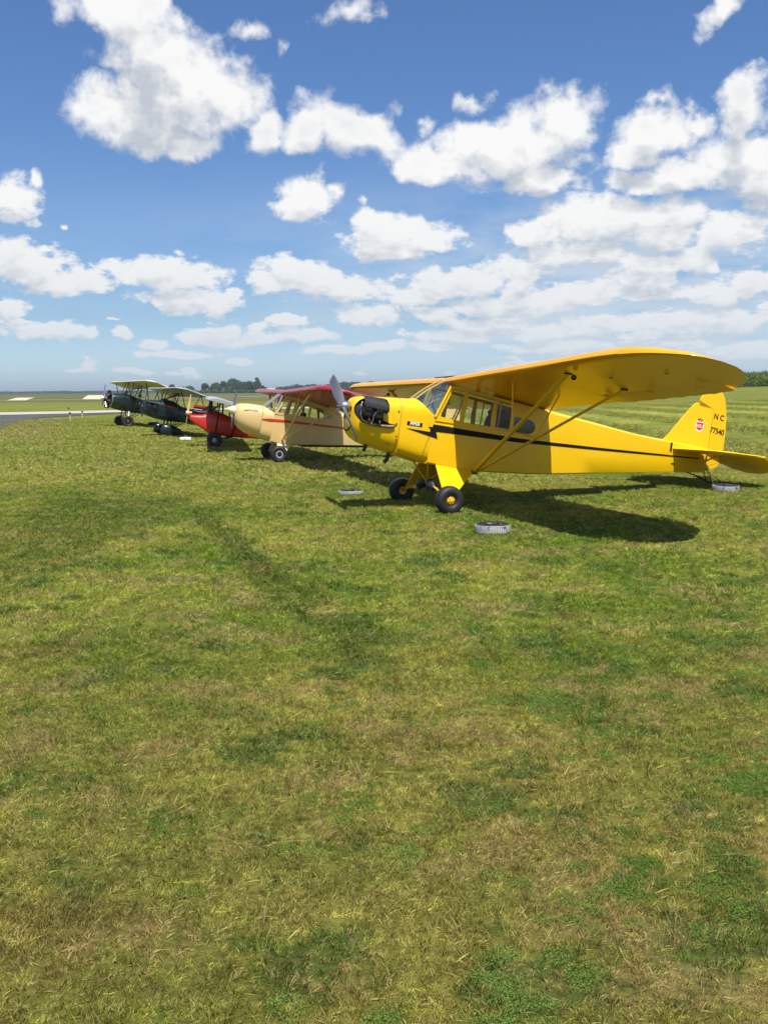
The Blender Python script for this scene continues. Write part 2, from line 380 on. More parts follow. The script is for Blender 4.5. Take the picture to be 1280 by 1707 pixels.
def make_wheel(parent, c, rad, width, hubr, hubmat, off, side=-1, rimmat=None, treads=5):
    """tyre + hub; side=-1 outer face towards -y"""
    w = width / 2; prof = []
    for k in range(25):
        a = math.pi * 2 * k / 24; cr = (rad - hubr) / 2; mid = (rad + hubr) / 2
        prof.append((mid + cr * math.copysign(abs(math.cos(a)) ** .85, math.cos(a)), w * math.copysign(abs(math.sin(a)) ** .75, math.sin(a))))
    t = MB().lathe(prof, c, (0, 1, 0), 40)
    for k in range(treads):
        yy = (k - (treads - 1) / 2) * width * .14
        rr = rad - .002 - .012 * (abs(k - (treads - 1) / 2) / max(1, (treads - 1) / 2)) ** 2
        t.lathe([(rr - .004, yy - width * .045), (rr + .004, yy - width * .04), (rr + .004, yy + width * .04), (rr - .004, yy + width * .045)], c, (0, 1, 0), 40)
    tyre = t.build('tyre', M['rubber'], parent, off)
    h = MB(); s = side
    prof = [(0.001, s * w * .92), (hubr * .35, s * w * .90), (hubr * .42, s * w * .82), (hubr * .8, s * w * .78), (hubr * .95, s * w * .66), (hubr * 1.06, s * w * .60), (hubr * 1.04, 0), (hubr * 1.06, -s * w * .6), (hubr * .9, -s * w * .6), (.03, -s * w * .5), (.001, -s * w * .5)]
    h.lathe(prof, c, (0, 1, 0), 28); h.build('wheel_hub', hubmat, tyre, off)
    b = MB()
    for k in range(5):
        a = 2 * math.pi * k / 5; b.lathe([(.001, s * w * .84), (.008, s * w * .84), (.008, s * w * .76)], (c[0] + hubr * .62 * math.cos(a), c[1], c[2] + hubr * .62 * math.sin(a)), (0, 1, 0), 6)
    b.build('hub_bolt', M['steel'], tyre, off)
    return tyre

# ================================================================== GROUND
def lawn_group():
    g = bpy.data.node_groups.new('lawn_colour', 'ShaderNodeTree')
    g.interface.new_socket('Color', in_out='OUTPUT', socket_type='NodeSocketColor')
    g.interface.new_socket('Dry', in_out='OUTPUT', socket_type='NodeSocketFloat')
    t = NT(g); go = g.nodes.new('NodeGroupOutput')
    P = t.node('ShaderNodeNewGeometry').outputs['Position']
    P = t.scale(P, 1, 1, 0)
    xyz = t.node('ShaderNodeSeparateXYZ', {0: P}); X, Y = xyz.outputs[0], xyz.outputs[1]
    nA = t.noise(P, .33, 3, .5); nB = t.noise(P, 1.25, 4, .6); nC = t.noise(P, 5.5, 4, .6); nD = t.noise(P, 26, 3, .6)
    nS = t.noise(t.scale(P, .028, .16, 1), 1.0, 4, .6)                # mown swaths, long in x
    far = t.ss(Y, 9, 26)
    base = t.mix(t.ss(t.m('ADD', t.m('MULTIPLY', nA, .6), t.m('MULTIPLY', nB, .4)), .41, .59), (.155, .265, .014), (.41, .415, .066))
    swath = t.mix(t.ss(nS, .36, .64), (.215, .255, .036), (.30, .305, .074))
    c = t.mix(t.m('MULTIPLY', far, .55), base, swath)
    near = t.ss(Y, 8.0, 3.2)
    c = t.mix(t.m('MULTIPLY', near, .55), c, (.39, .32, .085))
    # lush darker strips: an old wheel track running from the parked row towards the camera, and a rank patch on the left
    wob = t.m('MULTIPLY', t.m('SUBTRACT', nB, .5), 1.0)
    xl = t.m('MULTIPLY_ADD', Y, -.338, 1.93)
    dt = t.m('ABSOLUTE', t.m('ADD', t.m('SUBTRACT', X, xl), wob))
    tr = t.m('MULTIPLY', t.ss(dt, .36, .06), t.m('MULTIPLY', t.ss(Y, 5.0, 6.6), t.ss(Y, 15.2, 13.0)))
    px = t.ss(t.m('ADD', t.m('ABSOLUTE', t.m('ADD', X, 4.2)), wob), 1.5, .7)
    pt = t.m('MULTIPLY', px, t.m('MULTIPLY', t.ss(Y, 5.5, 9.0), t.ss(Y, 16.5, 14.8)))
    lush = t.m('MAXIMUM', t.m('MULTIPLY', tr, .68), t.m('MULTIPLY', pt, .5))
    c = t.mix(lush, c, (.060, .110, .008))
    green2 = t.m('MULTIPLY', t.ss(t.noise(t.vm('ADD', P, (31, 7, 0)), 1.6, 6, .68), .53, .60), t.ss(Y, 20, 11))
    c = t.mix(t.m('MULTIPLY', green2, .75), c, (.075, .170, .024))
    dryn = t.noise(t.vm('ADD', P, (5, 19, 0)), 1.5, 7, .70)
    dry = t.m('MULTIPLY', t.ss(dryn, .50, .60), t.m('SUBTRACT', 1.0, lush))
    fine = t.ss(nC, .35, .65)
    dry = t.m('MULTIPLY', dry, t.m('MULTIPLY_ADD', fine, .6, .4))
    c = t.mix(t.m('MULTIPLY', dry, .5), c, (.50, .40, .15))
    brown = t.m('MULTIPLY', t.ss(t.noise(t.vm('ADD', P, (-11, 3, 0)), 1.1, 7, .70), .55, .63), t.m('SUBTRACT', 1.0, far))
    c = t.mix(t.m('MULTIPLY', brown, .45), c, (.22, .14, .045))
    # far away: paler, drier verge along the apron
    vx = t.m('ADD', X, t.m('MULTIPLY', Y, .118)); 
    verge = t.m('MULTIPLY', t.ss(t.m('ADD', t.m('ABSOLUTE', t.m('ADD', t.m('MULTIPLY_ADD', Y, .30, X), 3.2)), wob), 2.2, .3), t.m('MULTIPLY', t.ss(Y, 28, 40), t.ss(Y, 75, 58)))
    c = t.mix(t.m('MULTIPLY', verge, .55), c, (.33, .29, .12))
    fl = t.noise(t.scale(P, .006, .03, 1), 1.0, 3, .55)
    farc = t.mix(t.ss(fl, .35, .65), (.13, .16, .05), (.26, .24, .095))
    farc = t.mix(t.ss(Y, 500, 900), farc, (.075, .115, .05))
    c = t.mix(t.ss(Y, 110, 220), c, farc)
    k = t.m('MULTIPLY_ADD', t.m('SUBTRACT', nD, .5), 1.3, 1.0); k = t.m('MULTIPLY', k, t.m('MULTIPLY_ADD', t.m('SUBTRACT', nC, .5), 1.7, 1.0))
    c = t.mix(1.0, c, t.node('ShaderNodeCombineColor', {0: k, 1: k, 2: k}).outputs[0], 'MULTIPLY')
    t.l.new(c, go.inputs[0]); t.l.new(t.m('ADD', dry, t.m('MULTIPLY', near, .18), clamp=True), go.inputs[1])
    return g
LAWN = lawn_group()
def ground_mat():
    m, t, out = mat_base('lawn_ground')
    gn = t.n.new('ShaderNodeGroup'); gn.node_tree = LAWN
    P = t.node('ShaderNodeNewGeometry').outputs['Position']; Y = t.node('ShaderNodeSeparateXYZ', {0: P}).outputs[1]
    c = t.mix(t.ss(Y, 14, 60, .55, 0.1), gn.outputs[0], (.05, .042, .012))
    kf = t.ss(Y, 45, 68, 1.0, .56); c = t.mix(1.0, c, t.node('ShaderNodeCombineColor', {0: kf, 1: kf, 2: kf}).outputs[0], 'MULTIPLY')  # past the blades, their shade on each other is put into the ground colour
    h = t.m('ADD', t.noise(P, 45, 5, .7), t.m('MULTIPLY', t.noise(P, 8, 4, .6), 1.5))
    b = t.node('ShaderNodeBump', {'Strength': .9, 'Distance': .05, 'Height': h})
    d = t.node('ShaderNodeBsdfPrincipled', {'Base Color': c, 'Roughness': .95, 'Normal': b.outputs[0], 'Specular IOR Level': .1})
    t.l.new(d.outputs[0], out.inputs[0]); return m
def grid_mesh(name, xs, ys, mat, dz=0.0, parent=None):
    X, Y = np.meshgrid(xs, ys); Z = terr(X, Y) + dz
    vs = np.stack([X.ravel(), Y.ravel(), Z.ravel()], 1); nx, ny = len(xs), len(ys)
    fs = [(j * nx + i, j * nx + i + 1, (j + 1) * nx + i + 1, (j + 1) * nx + i) for j in range(ny - 1) for i in range(nx - 1)]
    me = bpy.data.meshes.new(name); me.from_pydata(vs.tolist(), [], fs); me.shade_smooth(); me.materials.append(mat)
    o = bpy.data.objects.new(name, me); COL.objects.link(o); return o
def spaced(a, b, base, growth):
    pos = [0.0]; st = base
    while pos[-1] < b: pos.append(pos[-1] + st); st = base + growth * pos[-1]
    neg = [0.0]; st = base
    while neg[-1] > a: neg.append(neg[-1] - st); st = base + growth * -neg[-1]
    return np.array(neg[::-1] + pos[1:])
tag(grid_mesh('ground', spaced(-9000, 9000, .7, .07), spaced(-400, 14000, .7, .06), ground_mat()), kind='structure')

def sheet(name, poly, mat, dz, kind='structure', sub=24, label=None):
    """flat sheet following the terrain; poly = list of (xl,y,xr) rows"""
    vs, fs = [], []
    rows = []
    for (a, b) in zip(poly[:-1], poly[1:]):
        k = max(1, int(abs(b[1] - a[1]) / 6))
        for i in range(k): f = i / k; rows.append(tuple(a[j] + (b[j] - a[j]) * f for j in range(3)))
    rows.append(poly[-1])
    for (x0, y, x1) in rows:
        for i in range(sub + 1):
            x = x0 + (x1 - x0) * i / sub; vs.append((x, y, tz(x, y) + dz))
    n = sub + 1
    for j in range(len(rows) - 1):
        for i in range(sub): fs.append((j * n + i, j * n + i + 1, (j + 1) * n + i + 1, (j + 1) * n + i))
    me = bpy.data.meshes.new(name); me.from_pydata(vs, [], fs); me.materials.append(mat)
    o = bpy.data.objects.new(name, me); COL.objects.link(o); return tag(o, label, kind=kind)
def strip_along(name, pts, mat, dz):
    """pts: list of ((x,y) left edge, (x,y) right edge) pairs, densified"""
    vs, fs = [], []; P2 = []
    for (a, b) in zip(pts[:-1], pts[1:]):
        L = math.dist(a[0], b[0]); k = max(1, int(L / 4))
        for i in range(k):
            f = i / k; P2.append(tuple(tuple(a[s][c] + (b[s][c] - a[s][c]) * f for c in (0, 1)) for s in (0, 1)))
    P2.append(pts[-1]); n = 5
    for (l, r) in P2:
        for i in range(n):
            f = i / (n - 1); x = l[0] + (r[0] - l[0]) * f; y = l[1] + (r[1] - l[1]) * f; vs.append((x, y, tz(x, y) + dz))
    for j in range(len(P2) - 1):
        for i in range(n - 1): fs.append((j * n + i, j * n + i + 1, (j + 1) * n + i + 1, (j + 1) * n + i))
    me = bpy.data.meshes.new(name); me.from_pydata(vs, [], fs); me.materials.append(mat)
    o = bpy.data.objects.new(name, me); COL.objects.link(o); return tag(o, kind='structure')
asph = paint('asphalt', (.052, .052, .060), .85, var=.15); straw = paint('dry_straw', (.50, .44, .27), .9, var=.08)
wheat = paint('ripe_wheat', (.46, .42, .27), .9, var=.05); gravel = paint('gravel_road', (.50, .42, .29), .9, var=.08)
bean = paint('soybean_field', (.085, .14, .045), .9, var=.15)
strip_along('concrete_taxiway', [((-250, -16), (-246, -26)), ((-36, 82.0), (-31.7, 72.2)), ((-25.6, 89.9), (-23.0, 80.8)), ((-10, 101), (-8, 92)), ((20, 121), (22, 112))], M['concrete'], .045)
strip_along('asphalt_apron', [((-60, -20), (-6, -20)), ((-50, 10), (-8, 10)), ((-46, 26), (-11.7, 26.6)), ((-42, 44), (-17.7, 44.1)), ((-40, 51), (-20.1, 51.5)), ((-38, 60), (-22.4, 59.4)), ((-35, 66), (-23.5, 64.7)), ((-32.2, 71.6), (-23.4, 68.4)), ((-25.0, 78.5), (-22.2, 76.5)), ((-22.6, 80.7), (-20.0, 81.6))], asph, .03)
strip_along('gravel_road', [((-160, 205), (-160, 199)), ((-84, 211), (-84, 206)), ((-73, 239), (-73, 233)), ((-56, 292), (-55, 284)), ((-30, 326), (-29, 316)), ((30, 372), (32, 360)), ((60, 395), (62, 384))], gravel, .03)
strip_along('wheat_field', [((-166, 540), (-150, 548)), ((-71, 226), (-63, 223))], wheat, .05)
strip_along('stubble_field', [((-124, 326), (-116, 320)), ((-84, 214), (-79, 212))], gravel, .05)
strip_along('soybean_field', [((-700, 640), (-700, 560)), ((-150, 700), (-150, 600)), ((-40, 660), (-40, 600))], bean, .06)

# ================================================================== YELLOW HIGH-WING AEROPLANE
Rz = Matrix.Rotation(R(19.338), 4, 'Z'); Rxb = Matrix.Rotation(R(-1.243), 4, 'X'); Ryt = Matrix.Rotation(R(8.767), 4, 'Y')
CR = Rz @ Rxb @ Ryt
CT = Vector((-.555, 13.794, 1.511))
AX = Vector((1.39, 0, -1.102))
base_w = Matrix.Translation(CT) @ CR @ AX; base_w = Vector((base_w.x, base_w.y, 0))
OFF = (Matrix.Translation(CT) @ CR).inverted() @ base_w                       # level coordinates of the ground point
cub = empty('light_aircraft', 'yellow high-wing light aircraft with black lightning stripe, parked beside the cream one', 'aeroplane', Matrix.Translation(base_w) @ CR, 'vintage aircraft parked in a row')
def pb(mb, name, mat, parent=None, **k): return mb.build(name, M[mat] if isinstance(mat, str) else mat, parent or cub, OFF, **k)
Yl = M['yellow']
# cowling with a cut-out on each side for the cylinders
cs = [(.055, .17, -.29, .07, 2.2), (.07, .23, -.34, .11, 2.3), (.10, .28, -.39, .145, 2.5), (.16, .32, -.435, .17, 2.8), (.26, .343, -.485, .185, 3), (.44, .357, -.53, .205, 3.2), (.60, .361, -.555, .22, 3.3), (.755, .363, -.58, .235, 3.4)]
mb = MB().loft([ell(x, w, zb, zt, 64, p_, p_, -.06) for x, w, zb, zt, p_ in cs])
cowl = pb(mb, 'cowling', Yl, smooth=40)
cut = MB(); ring = arc_pts(.275, -.025, .205, .185, -15, 300, 28) + [(.43, -.20), (.60, -.222), (.665, -.215), (.70, -.19), (.67, -.158), (.60, -.165), (.50, -.13)]
cut.loft([[(x, y, z) for x, z in ring] for y in (-.7, .7)])
cutter = pb(cut, 'cutter', 'dark', smooth=10)
def boolean(ob, cutr, op='DIFFERENCE'):
    md = ob.modifiers.new('b', 'BOOLEAN'); md.object = cutr; md.operation = op; md.solver = 'EXACT'
    bpy.context.view_layer.update()
    dg = bpy.context.evaluated_depsgraph_get(); me = bpy.data.meshes.new_from_object(ob.evaluated_get(dg))
    ob.modifiers.clear(); old = ob.data; ob.data = me; me.name = old.name; bpy.data.meshes.remove(old)
    me.shade_smooth()
    try: me.set_sharp_from_angle(angle=R(38))
    except Exception: pass
boolean(cowl, cutter)
bpy.data.objects.remove(cutter)
# dark inside of the cowling
core = MB().loft([ell(x, w * .80, zb * .8, zt * .70, 32, 2.6, 2.6, -.06) for x, w, zb, zt, p_ in cs[1:]])
pb(core, 'engine_block', 'dark')
for sgn in (-1, 1):
    for i, (cx, cz) in enumerate([(.215, -.035), (.375, -.045)]):
        c = MB(); prof = []
        for k in range(9):
            y0 = .24 + k * .021; rr = .072 if k < 6 else .080
            prof += [(rr, y0), (rr, y0 + .010), (rr - .014, y0 + .012), (rr - .014, y0 + .019)]
        c.lathe([(.001, .23)] + prof + [(.074, .432), (.06, .445), (.001, .448)], (cx, 0, cz), (0, sgn, 0), 24)
        cyl = pb(c, 'cylinder', 'engine')
        rk = MB().box((cx, sgn * .455, cz + .035), (.10, .03, .05)).box((cx, sgn * .455, cz - .045), (.10, .03, .04)); pb(rk, 'rocker_cover', 'engine', cyl, bevel=.008)
        pl = MB().tube([(cx - .03, sgn * .46, cz + .055), (cx - .03, sgn * .475, cz + .075)], .009, 6).tube([(cx + .035, sgn * .46, cz + .05), (cx + .035, sgn * .475, cz + .07)], .007, 6)
        pb(pl, 'spark_plug', 'steel', cyl)
        ex = MB().tube([(cx + .03, sgn * .42, cz - .05), (cx + .035, sgn * .43, cz - .11), (cx + .05, sgn * .40, cz - .16)], .018, 8); pb(ex, 'exhaust_stub', 'exhaust', cyl)
    # black cooling eyebrow curving over the cylinders
    rings = []
    for k in range(11):
        a = R(100 - 9.5 * k); zc = .165 * math.sin(max(a, 0)) ; 
        f = k / 10; y = .27 + .205 * math.sin(f * math.pi / 2); z = .185 - .15 * f ** 2.2
        rings.append([(.155 - .01 * f, sgn * y, z), (.475 + .03 * math.sin(f * 3), sgn * y, z - .03 * f), (.475 + .03 * math.sin(f * 3), sgn * (y - .012), z - .012 - .03 * f), (.155 - .01 * f, sgn * (y - .012), z - .012)])
    e = MB().loft(rings)
    e.loft([[(x, sgn * yy, z) for x, z in [(.47, .16), (.515, .10), (.53, .0), (.50, -.03), (.485, .02)]] for yy in (.25, .452)])
    pb(e, 'engine_baffle', 'baffle')
    lead = MB().tube([(.14, sgn * .36, .09), (.125, sgn * .38, .02), (.13, sgn * .38, -.09), (.17, sgn * .37, -.16), (.25, sgn * .375, -.19)], .012, 8); pb(lead, 'intake_pipe', 'steel')
    lead = MB().tube([(.30, sgn * .44, -.09), (.31, sgn * .43, -.15), (.29, sgn * .42, -.19)], .009, 6).tube([(.30, sgn * .44, -.09), (.34, sgn * .45, -.03), (.36, sgn * .46, .02)], .006, 6); pb(lead, 'ignition_lead', 'steel')
    exh = MB().tube([(.24, sgn * .365, -.205), (.42, sgn * .372, -.215), (.60, sgn * .375, -.205), (.66, sgn * .37, -.19)], [.012, .02, .024, .024], 8); pb(exh, 'exhaust_pipe', 'exhaust')
# nose details
n = MB()
for (y, z) in [(-.13, -.02), (.13, -.02), (-.12, -.13), (.12, -.13)]: n.lathe([(.001, -.012), (.036, -.010), (.036, .02)], (.058 + .2 * 0, y, z), (1, 0, 0), 16)
pb(n, 'air_inlet', 'dark')
pb(MB().loft([[(x, y * s, z * s - .27) for (y, z) in arc_pts(0, 0, .17, .075, n=20)] for x, s in ((.064, .85), (.07, 1), (.16, .9))]), 'lower_air_inlet', 'dark')
pb(MB().tube([(.36, -.10, -.49), (.33, -.12, -.60)], .028, 10).tube([(.72, -.1, -.58), (.70, -.12, -.68), (.66, -.12, -.72)], .03, 10), 'breather_pipe', 'baffle')
for x in (.735,):
    pb(MB().loft([[(x + d, y * 1.004, z * 1.0 + (.003 if z > 0 else -.003)) for (_, y, z) in ell(x, .3645, -.578, .234, 64, 3.4, 3.4, -.06)] for d in (0, .006)], False, False), 'panel_seam', 'exhaust')
for sgn in (-1, 1):
    for (x, z) in ((.70, .03), (.69, -.15), (.71, -.33), (.62, -.45)):
        yy = .372 if z > -.4 else .318; pb(MB().lathe([(.001, .008), (.009, .007), (.012, .0)], (x, sgn * (yy - .006), z), (0, sgn, 0), 10), 'cowl_latch', 'baffle')
# propeller
prop = MB().lathe([(.001, -.085), (.03, -.085), (.055, -.07), (.075, -.04), (.085, .0), (.085, .04), (.06, .055)], (0, 0, 0), (1, 0, 0), 20)
ph = R(61.4)
blade(prop, (-.02, 0, 0), ph, .915, .165, -1); blade(prop, (-.02, 0, 0), ph + math.pi, .915, .165, -1)
pr = pb(prop, 'propeller', 'alu', smooth=50)
b = MB()
for k in range(6): b.lathe([(.001, -.10), (.011, -.10), (.011, -.08)], (0, .05 * math.cos(k * 1.047), .05 * math.sin(k * 1.047)), (1, 0, 0), 6)
pb(b, 'hub_bolt', 'steel', pr)

# fuselage
def hw(x): return float(np.interp(x, [.755, 1.25, 2.9, 3.45, 4.11, 4.56, 5.0, 5.5, 6.0, 6.33], [.363, .36, .36, .335, .285, .245, .20, .14, .08, .035]))
def zbt(x): return float(np.interp(x, [.755, 1.07, 1.22, 1.9, 2.77, 3.31, 4.24, 5.53, 6.33], [-.58, -.635, -.655, -.69, -.63, -.575, -.455, -.285, -.20]))
def zlf(x): return float(np.interp(x, [1.25, 2.2, 2.92, 3.1, 3.45, 4.11, 4.56, 5.0, 5.5, 6.33], [.0, -.02, .34, .34, .315, .265, .23, .205, .19, .17]))
def ztf(x): return float(np.interp(x, [2.92, 3.1, 3.45, 4.11, 4.56, 5.0, 5.5, 6.33], [.44, .425, .39, .33, .285, .25, .235, .20]))
def zmf(x): return float(np.interp(x, [1.25, 3.0, 5.3, 6.33], [-.36, -.28, -.10, -.03]))
def side_y(x, z):
    zl, zm, zb = zlf(x), zmf(x), zbt(x); w = hw(x)
    if x < 2.92: zl = 0.0
    return w * float(np.interp(z, [zb, zm, zl], [.975, 1.03, .985]))
def ring_open(x):
    w, zb, zm = hw(x), zbt(x), zmf(x); zl = 0.012
    return [(x, -w * .985, zl), (x, -w * 1.03, zm), (x, -w * .975, zb + .02), (x, -w * .93, zb), (x, 0, zb - .003), (x, w * .93, zb), (x, w * .975, zb + .02), (x, w * 1.03, zm), (x, w * .985, zl)]
def ring_shut(x):
    w, zb, zm, zl, zt = hw(x), zbt(x), zmf(x), zlf(x), ztf(x)
    return [(x, -w * .985, zl), (x, -w * 1.03, zm), (x, -w * .975, zb + .02), (x, -w * .93, zb), (x, 0, zb - .003), (x, w * .93, zb), (x, w * .975, zb + .02), (x, w * 1.03, zm), (x, w * .985, zl),
            (x, w * .93, zl + .25 * (zt - zl)), (x, w * .55, zl + .72 * (zt - zl)), (x, 0, zt), (x, -w * .55, zl + .72 * (zt - zl)), (x, -w * .93, zl + .25 * (zt - zl))]
body = MB()
# boot cowl, its aft edge slanting back from the top to the sill
def boot_ring(x, slant=0.0, s=1.0):
    zt = float(np.interp(x, [.755, 1.0, 1.25], [.235, .252, .262])); zb = zbt(x)
    fx = (lambda z: x - slant * .25 * max(0, min(1, (z - .02) / .24)))
    return ell(x, hw(x) * 1.012 * s, zb, zt, 64, 3.2, 6, -.06, fx)
body.loft([boot_ring(.757, 0, .998), boot_ring(.80), boot_ring(.9), boot_ring(1.0, .2), boot_ring(1.12, .6), boot_ring(1.25, 1.0)], True, False)
body.loft([ring_open(x) for x in (1.235, 1.4, 1.6, 1.9, 2.2, 2.5, 2.77, 2.93)], False, False, closed=False)
body.loft([ring_shut(x) for x in (2.93, 3.1, 3.31, 3.45, 3.8, 4.11, 4.4, 4.56, 5.0, 5.3, 5.53, 6.0, 6.33)])
fus = pb(body, 'fuselage', 'yellow', smooth=28)
def side_strip(name, pts_top, pts_bot, mat, sgn, off=.004, parent=None):
    mb = MB(); vs = []
    for (a, b_) in zip(pts_top, pts_bot):
        for (x, z) in (a, b_): vs.append((x, sgn * (side_y(x, z) + off), z))
    n_ = len(pts_top); mb.add(vs, [(2 * i, 2 * i + 1, 2 * i + 3, 2 * i + 2) for i in range(n_ - 1)])
    return pb(mb, name, mat, parent, smooth=30)
for sgn in (-1, 1):
    xs = np.linspace(1.36, 6.15, 34)
    zc = np.interp(xs, [1.36, 1.62, 2.6, 3.02, 4.1, 5.3, 6.2], [-.13, -.135, -.137, -.125, -.085, -.03, .01])
    wd = np.interp(xs, [1.36, 1.62, 2.7, 3.1, 5.0, 6.2], [.10, .092, .062, .052, .032, .016])
    top = [(x, z + w / 2) for x, z, w in zip(xs, zc, wd)]; bot = [(x, z - w / 2) for x, z, w in zip(xs, zc, wd)]
    top = [(1.13, -.085), (1.22, -.083), (1.36, -.082)] + top[1:]; bot = [(1.13, -.0852), (1.215, -.165), (1.31, -.185)] + bot[1:]
    st = side_strip('lightning_stripe', top, bot, 'black', sgn)
    # the jagged fork at the front of the stripe
    mb = MB(); fk = [(1.215, -.162), (1.31, -.182), (1.345, -.288), (1.20, -.256), (.83, -.19), (1.215, -.198)]
    vs = [(x, sgn * ((side_y(x, z) if x > 1.0 else hw(x) * 1.012) + .0045), z) for x, z in fk]; mb.add(vs, [(0, 1, 2), (0, 2, 5), (5, 2, 3), (5, 3, 4)]); pb(mb, 'stripe_fork', 'black')
    pb(MB().tube([(1.215, sgn * (side_y(1.26, -.30) + .003), -.27), (1.17, sgn * .3655, -.42), (1.135, sgn * .357, -.60)], .0028, 5), 'fabric_seam', 'exhaust')
    # side panel with window openings
    ztop = lambda x: .525 - .095 * (x - 1.4)
    arc = arc_pts(2.76, .09, .15, .115, 90, -90, 10)
    outline = [(1.27, -.03), (1.30, .06), (1.46, .50), (1.6, ztop(1.6)), (2.3, ztop(2.3)), (3.05, ztop(3.05)), (3.10, .34), (3.10, -.03)]
    holes = [[(1.335, .045), (1.365, .045), (1.70, .012), (1.665, .25), (1.70, .455), (1.495, .475)][0:1] + [(1.655, .02), (1.665, .25), (1.685, .46), (1.50, .475)],
             [(1.725, .012), (2.165, -.008), (2.155, .2), (2.175, .41), (1.745, .455), (1.735, .25)],
             [(2.235, -.010), (2.47, -.015), (2.47, .375), (2.225, .405)],
             [(2.53, -.02), (2.72, -.025)] + arc_pts(2.77, .085, .13, .11, -90, 90, 10) + [(2.53, .205)]]
    vs, fs = plate(outline, holes, .014); mb = MB().add([(x, y + sgn * .362, z) for x, y, z in vs], fs)
    pn = pb(mb, 'side_panel', 'yellow')
    for i, h in enumerate(holes):
        if sgn < 0 or True:
            vs, fs = plate([(x, z) for x, z in h], (), .003); wn = pb(MB().add([(x, y + sgn * .3625, z) for x, y, z in vs], fs), 'window_pane', 'glass_d' if i == 3 else 'glass', pn)
    for pts in ([(1.27, sgn * .368, .03), (1.45, sgn * .368, .50)],):
        pb(MB().tube(pts, .019, 8), 'windshield_post', 'yellow')
    pb(MB().tube([(1.62, sgn * .25, .0), (1.75, sgn * .30, .46)], .012, 8).tube([(1.50, sgn * .30, .46), (1.36, sgn * .26, .02)], .010, 8).tube([(2.3, sgn * .31, -.02), (2.32, sgn * .31, .40)], .012, 8), 'cabin_frame_tube', 'yellow_fab')
# registration of the windshield: curved sheet between cowl edge and wing
def ws_pt(t, f):
    y = .355 * t; base = Vector((1.25 - .25 * (1 - abs(t) ** 3.0), y, .03 + .228 * (1 - abs(t) ** 3.2)))
    topp = Vector((1.435, y, .595 - .055 * t * t)); p_ = base.lerp(topp, f); p_.x -= .03 * math.sin(f * math.pi) * (1 - t * t); return p_
NT_ = 17; NF = 7; g0 = MB()
g0.add([ws_pt(-1 + 2 * i / (NT_ - 1), j / (NF - 1)) for j in range(NF) for i in range(NT_)], [(j * NT_ + i, j * NT_ + i + 1, (j + 1) * NT_ + i + 1, (j + 1) * NT_ + i) for j in range(NF - 1) for i in range(NT_ - 1)])
ws = pb(g0, 'windshield', glass('windshield_glass', (.84, .97, .92), 2.6, 0.0, (.78, .98, .95)))
pb(MB().tube([ws_pt(-.35, f / 5) for f in range(6)], .008, 6).tube([ws_pt(.35, f / 5) for f in range(6)], .008, 6), 'windshield_strip', 'yellow_hub', ws)
pb(MB().tube([ws_pt(-1 + 2 * i / 16, 0) for i in range(17)], .011, 6), 'windshield_edge', 'yellow')
# seats and a dark bulkhead bag
se = MB().loft([ell(x, .24, -.45, z1, 20, 3, 6, -.1) for x, z1 in ((2.33, .22), (2.37, .27), (2.42, .27), (2.46, .22))]); seat = pb(se, 'seat_back', 'maroon')
pb(MB().loft([ell(x, .18, .20, .295, 16) for x in (2.34, 2.45)]), 'head_cushion', 'black', seat)
pb(MB().box((2.15, 0, -.30), (.42, .5, .10)), 'seat', 'maroon', bevel=.02)
pb(MB().loft([ell(x, .22, -.5, z1, 20, 3, 6, -.2) for x, z1 in ((1.62, .02), (1.66, .06), (1.70, .04))]), 'front_seat_back', 'baffle')
pb(MB().loft([[(1.16, -.33, .0), (1.16, .33, .0), (1.12, .33, -.2), (1.12, -.33, -.2)], [(1.19, -.33, -.02), (1.19, .33, -.02), (1.15, .33, -.2), (1.15, -.33, -.2)]]), 'instrument_panel', 'black')

# wings
CLE, CTE = 1.42, 3.08
def dih(y): return (.034 * -y if y < 0 else .012 * y)
def dihT(y): return (.046 * -y if y < 0 else .018 * y)
def zle(y): return .565 + dih(y)
def zte(y): return .375 + dihT(y)
LEX = ([0, 4.15, 4.34, 4.60, 4.86, 5.00, 5.11, 5.24, 5.35, 5.405, 5.43, 5.44], [CLE, CLE, 1.425, 1.455, 1.51, 1.56, 1.62, 1.70, 1.80, 1.90, 2.0, 2.10])
TEX = ([0, 4.0, 4.34, 4.59, 4.87, 5.10, 5.22, 5.33, 5.40, 5.44], [CTE, CTE, 3.06, 3.0, 2.86, 2.69, 2.58, 2.44, 2.31, 2.12])
def fle(y): return float(np.interp(abs(y), *LEX))
def fte(y): return float(np.interp(abs(y), *TEX))
AIL0, AIL1, HINGE = 2.35, 4.60, 2.68
ribs = [.36 + .31 * k for k in range(14)]
def sag(y):
    d_ = min(abs(abs(y) - r_) for r_ in ribs + [4.65, 5.0, 5.3]); return 1.0 - .055 * min(1, d_ / .12)
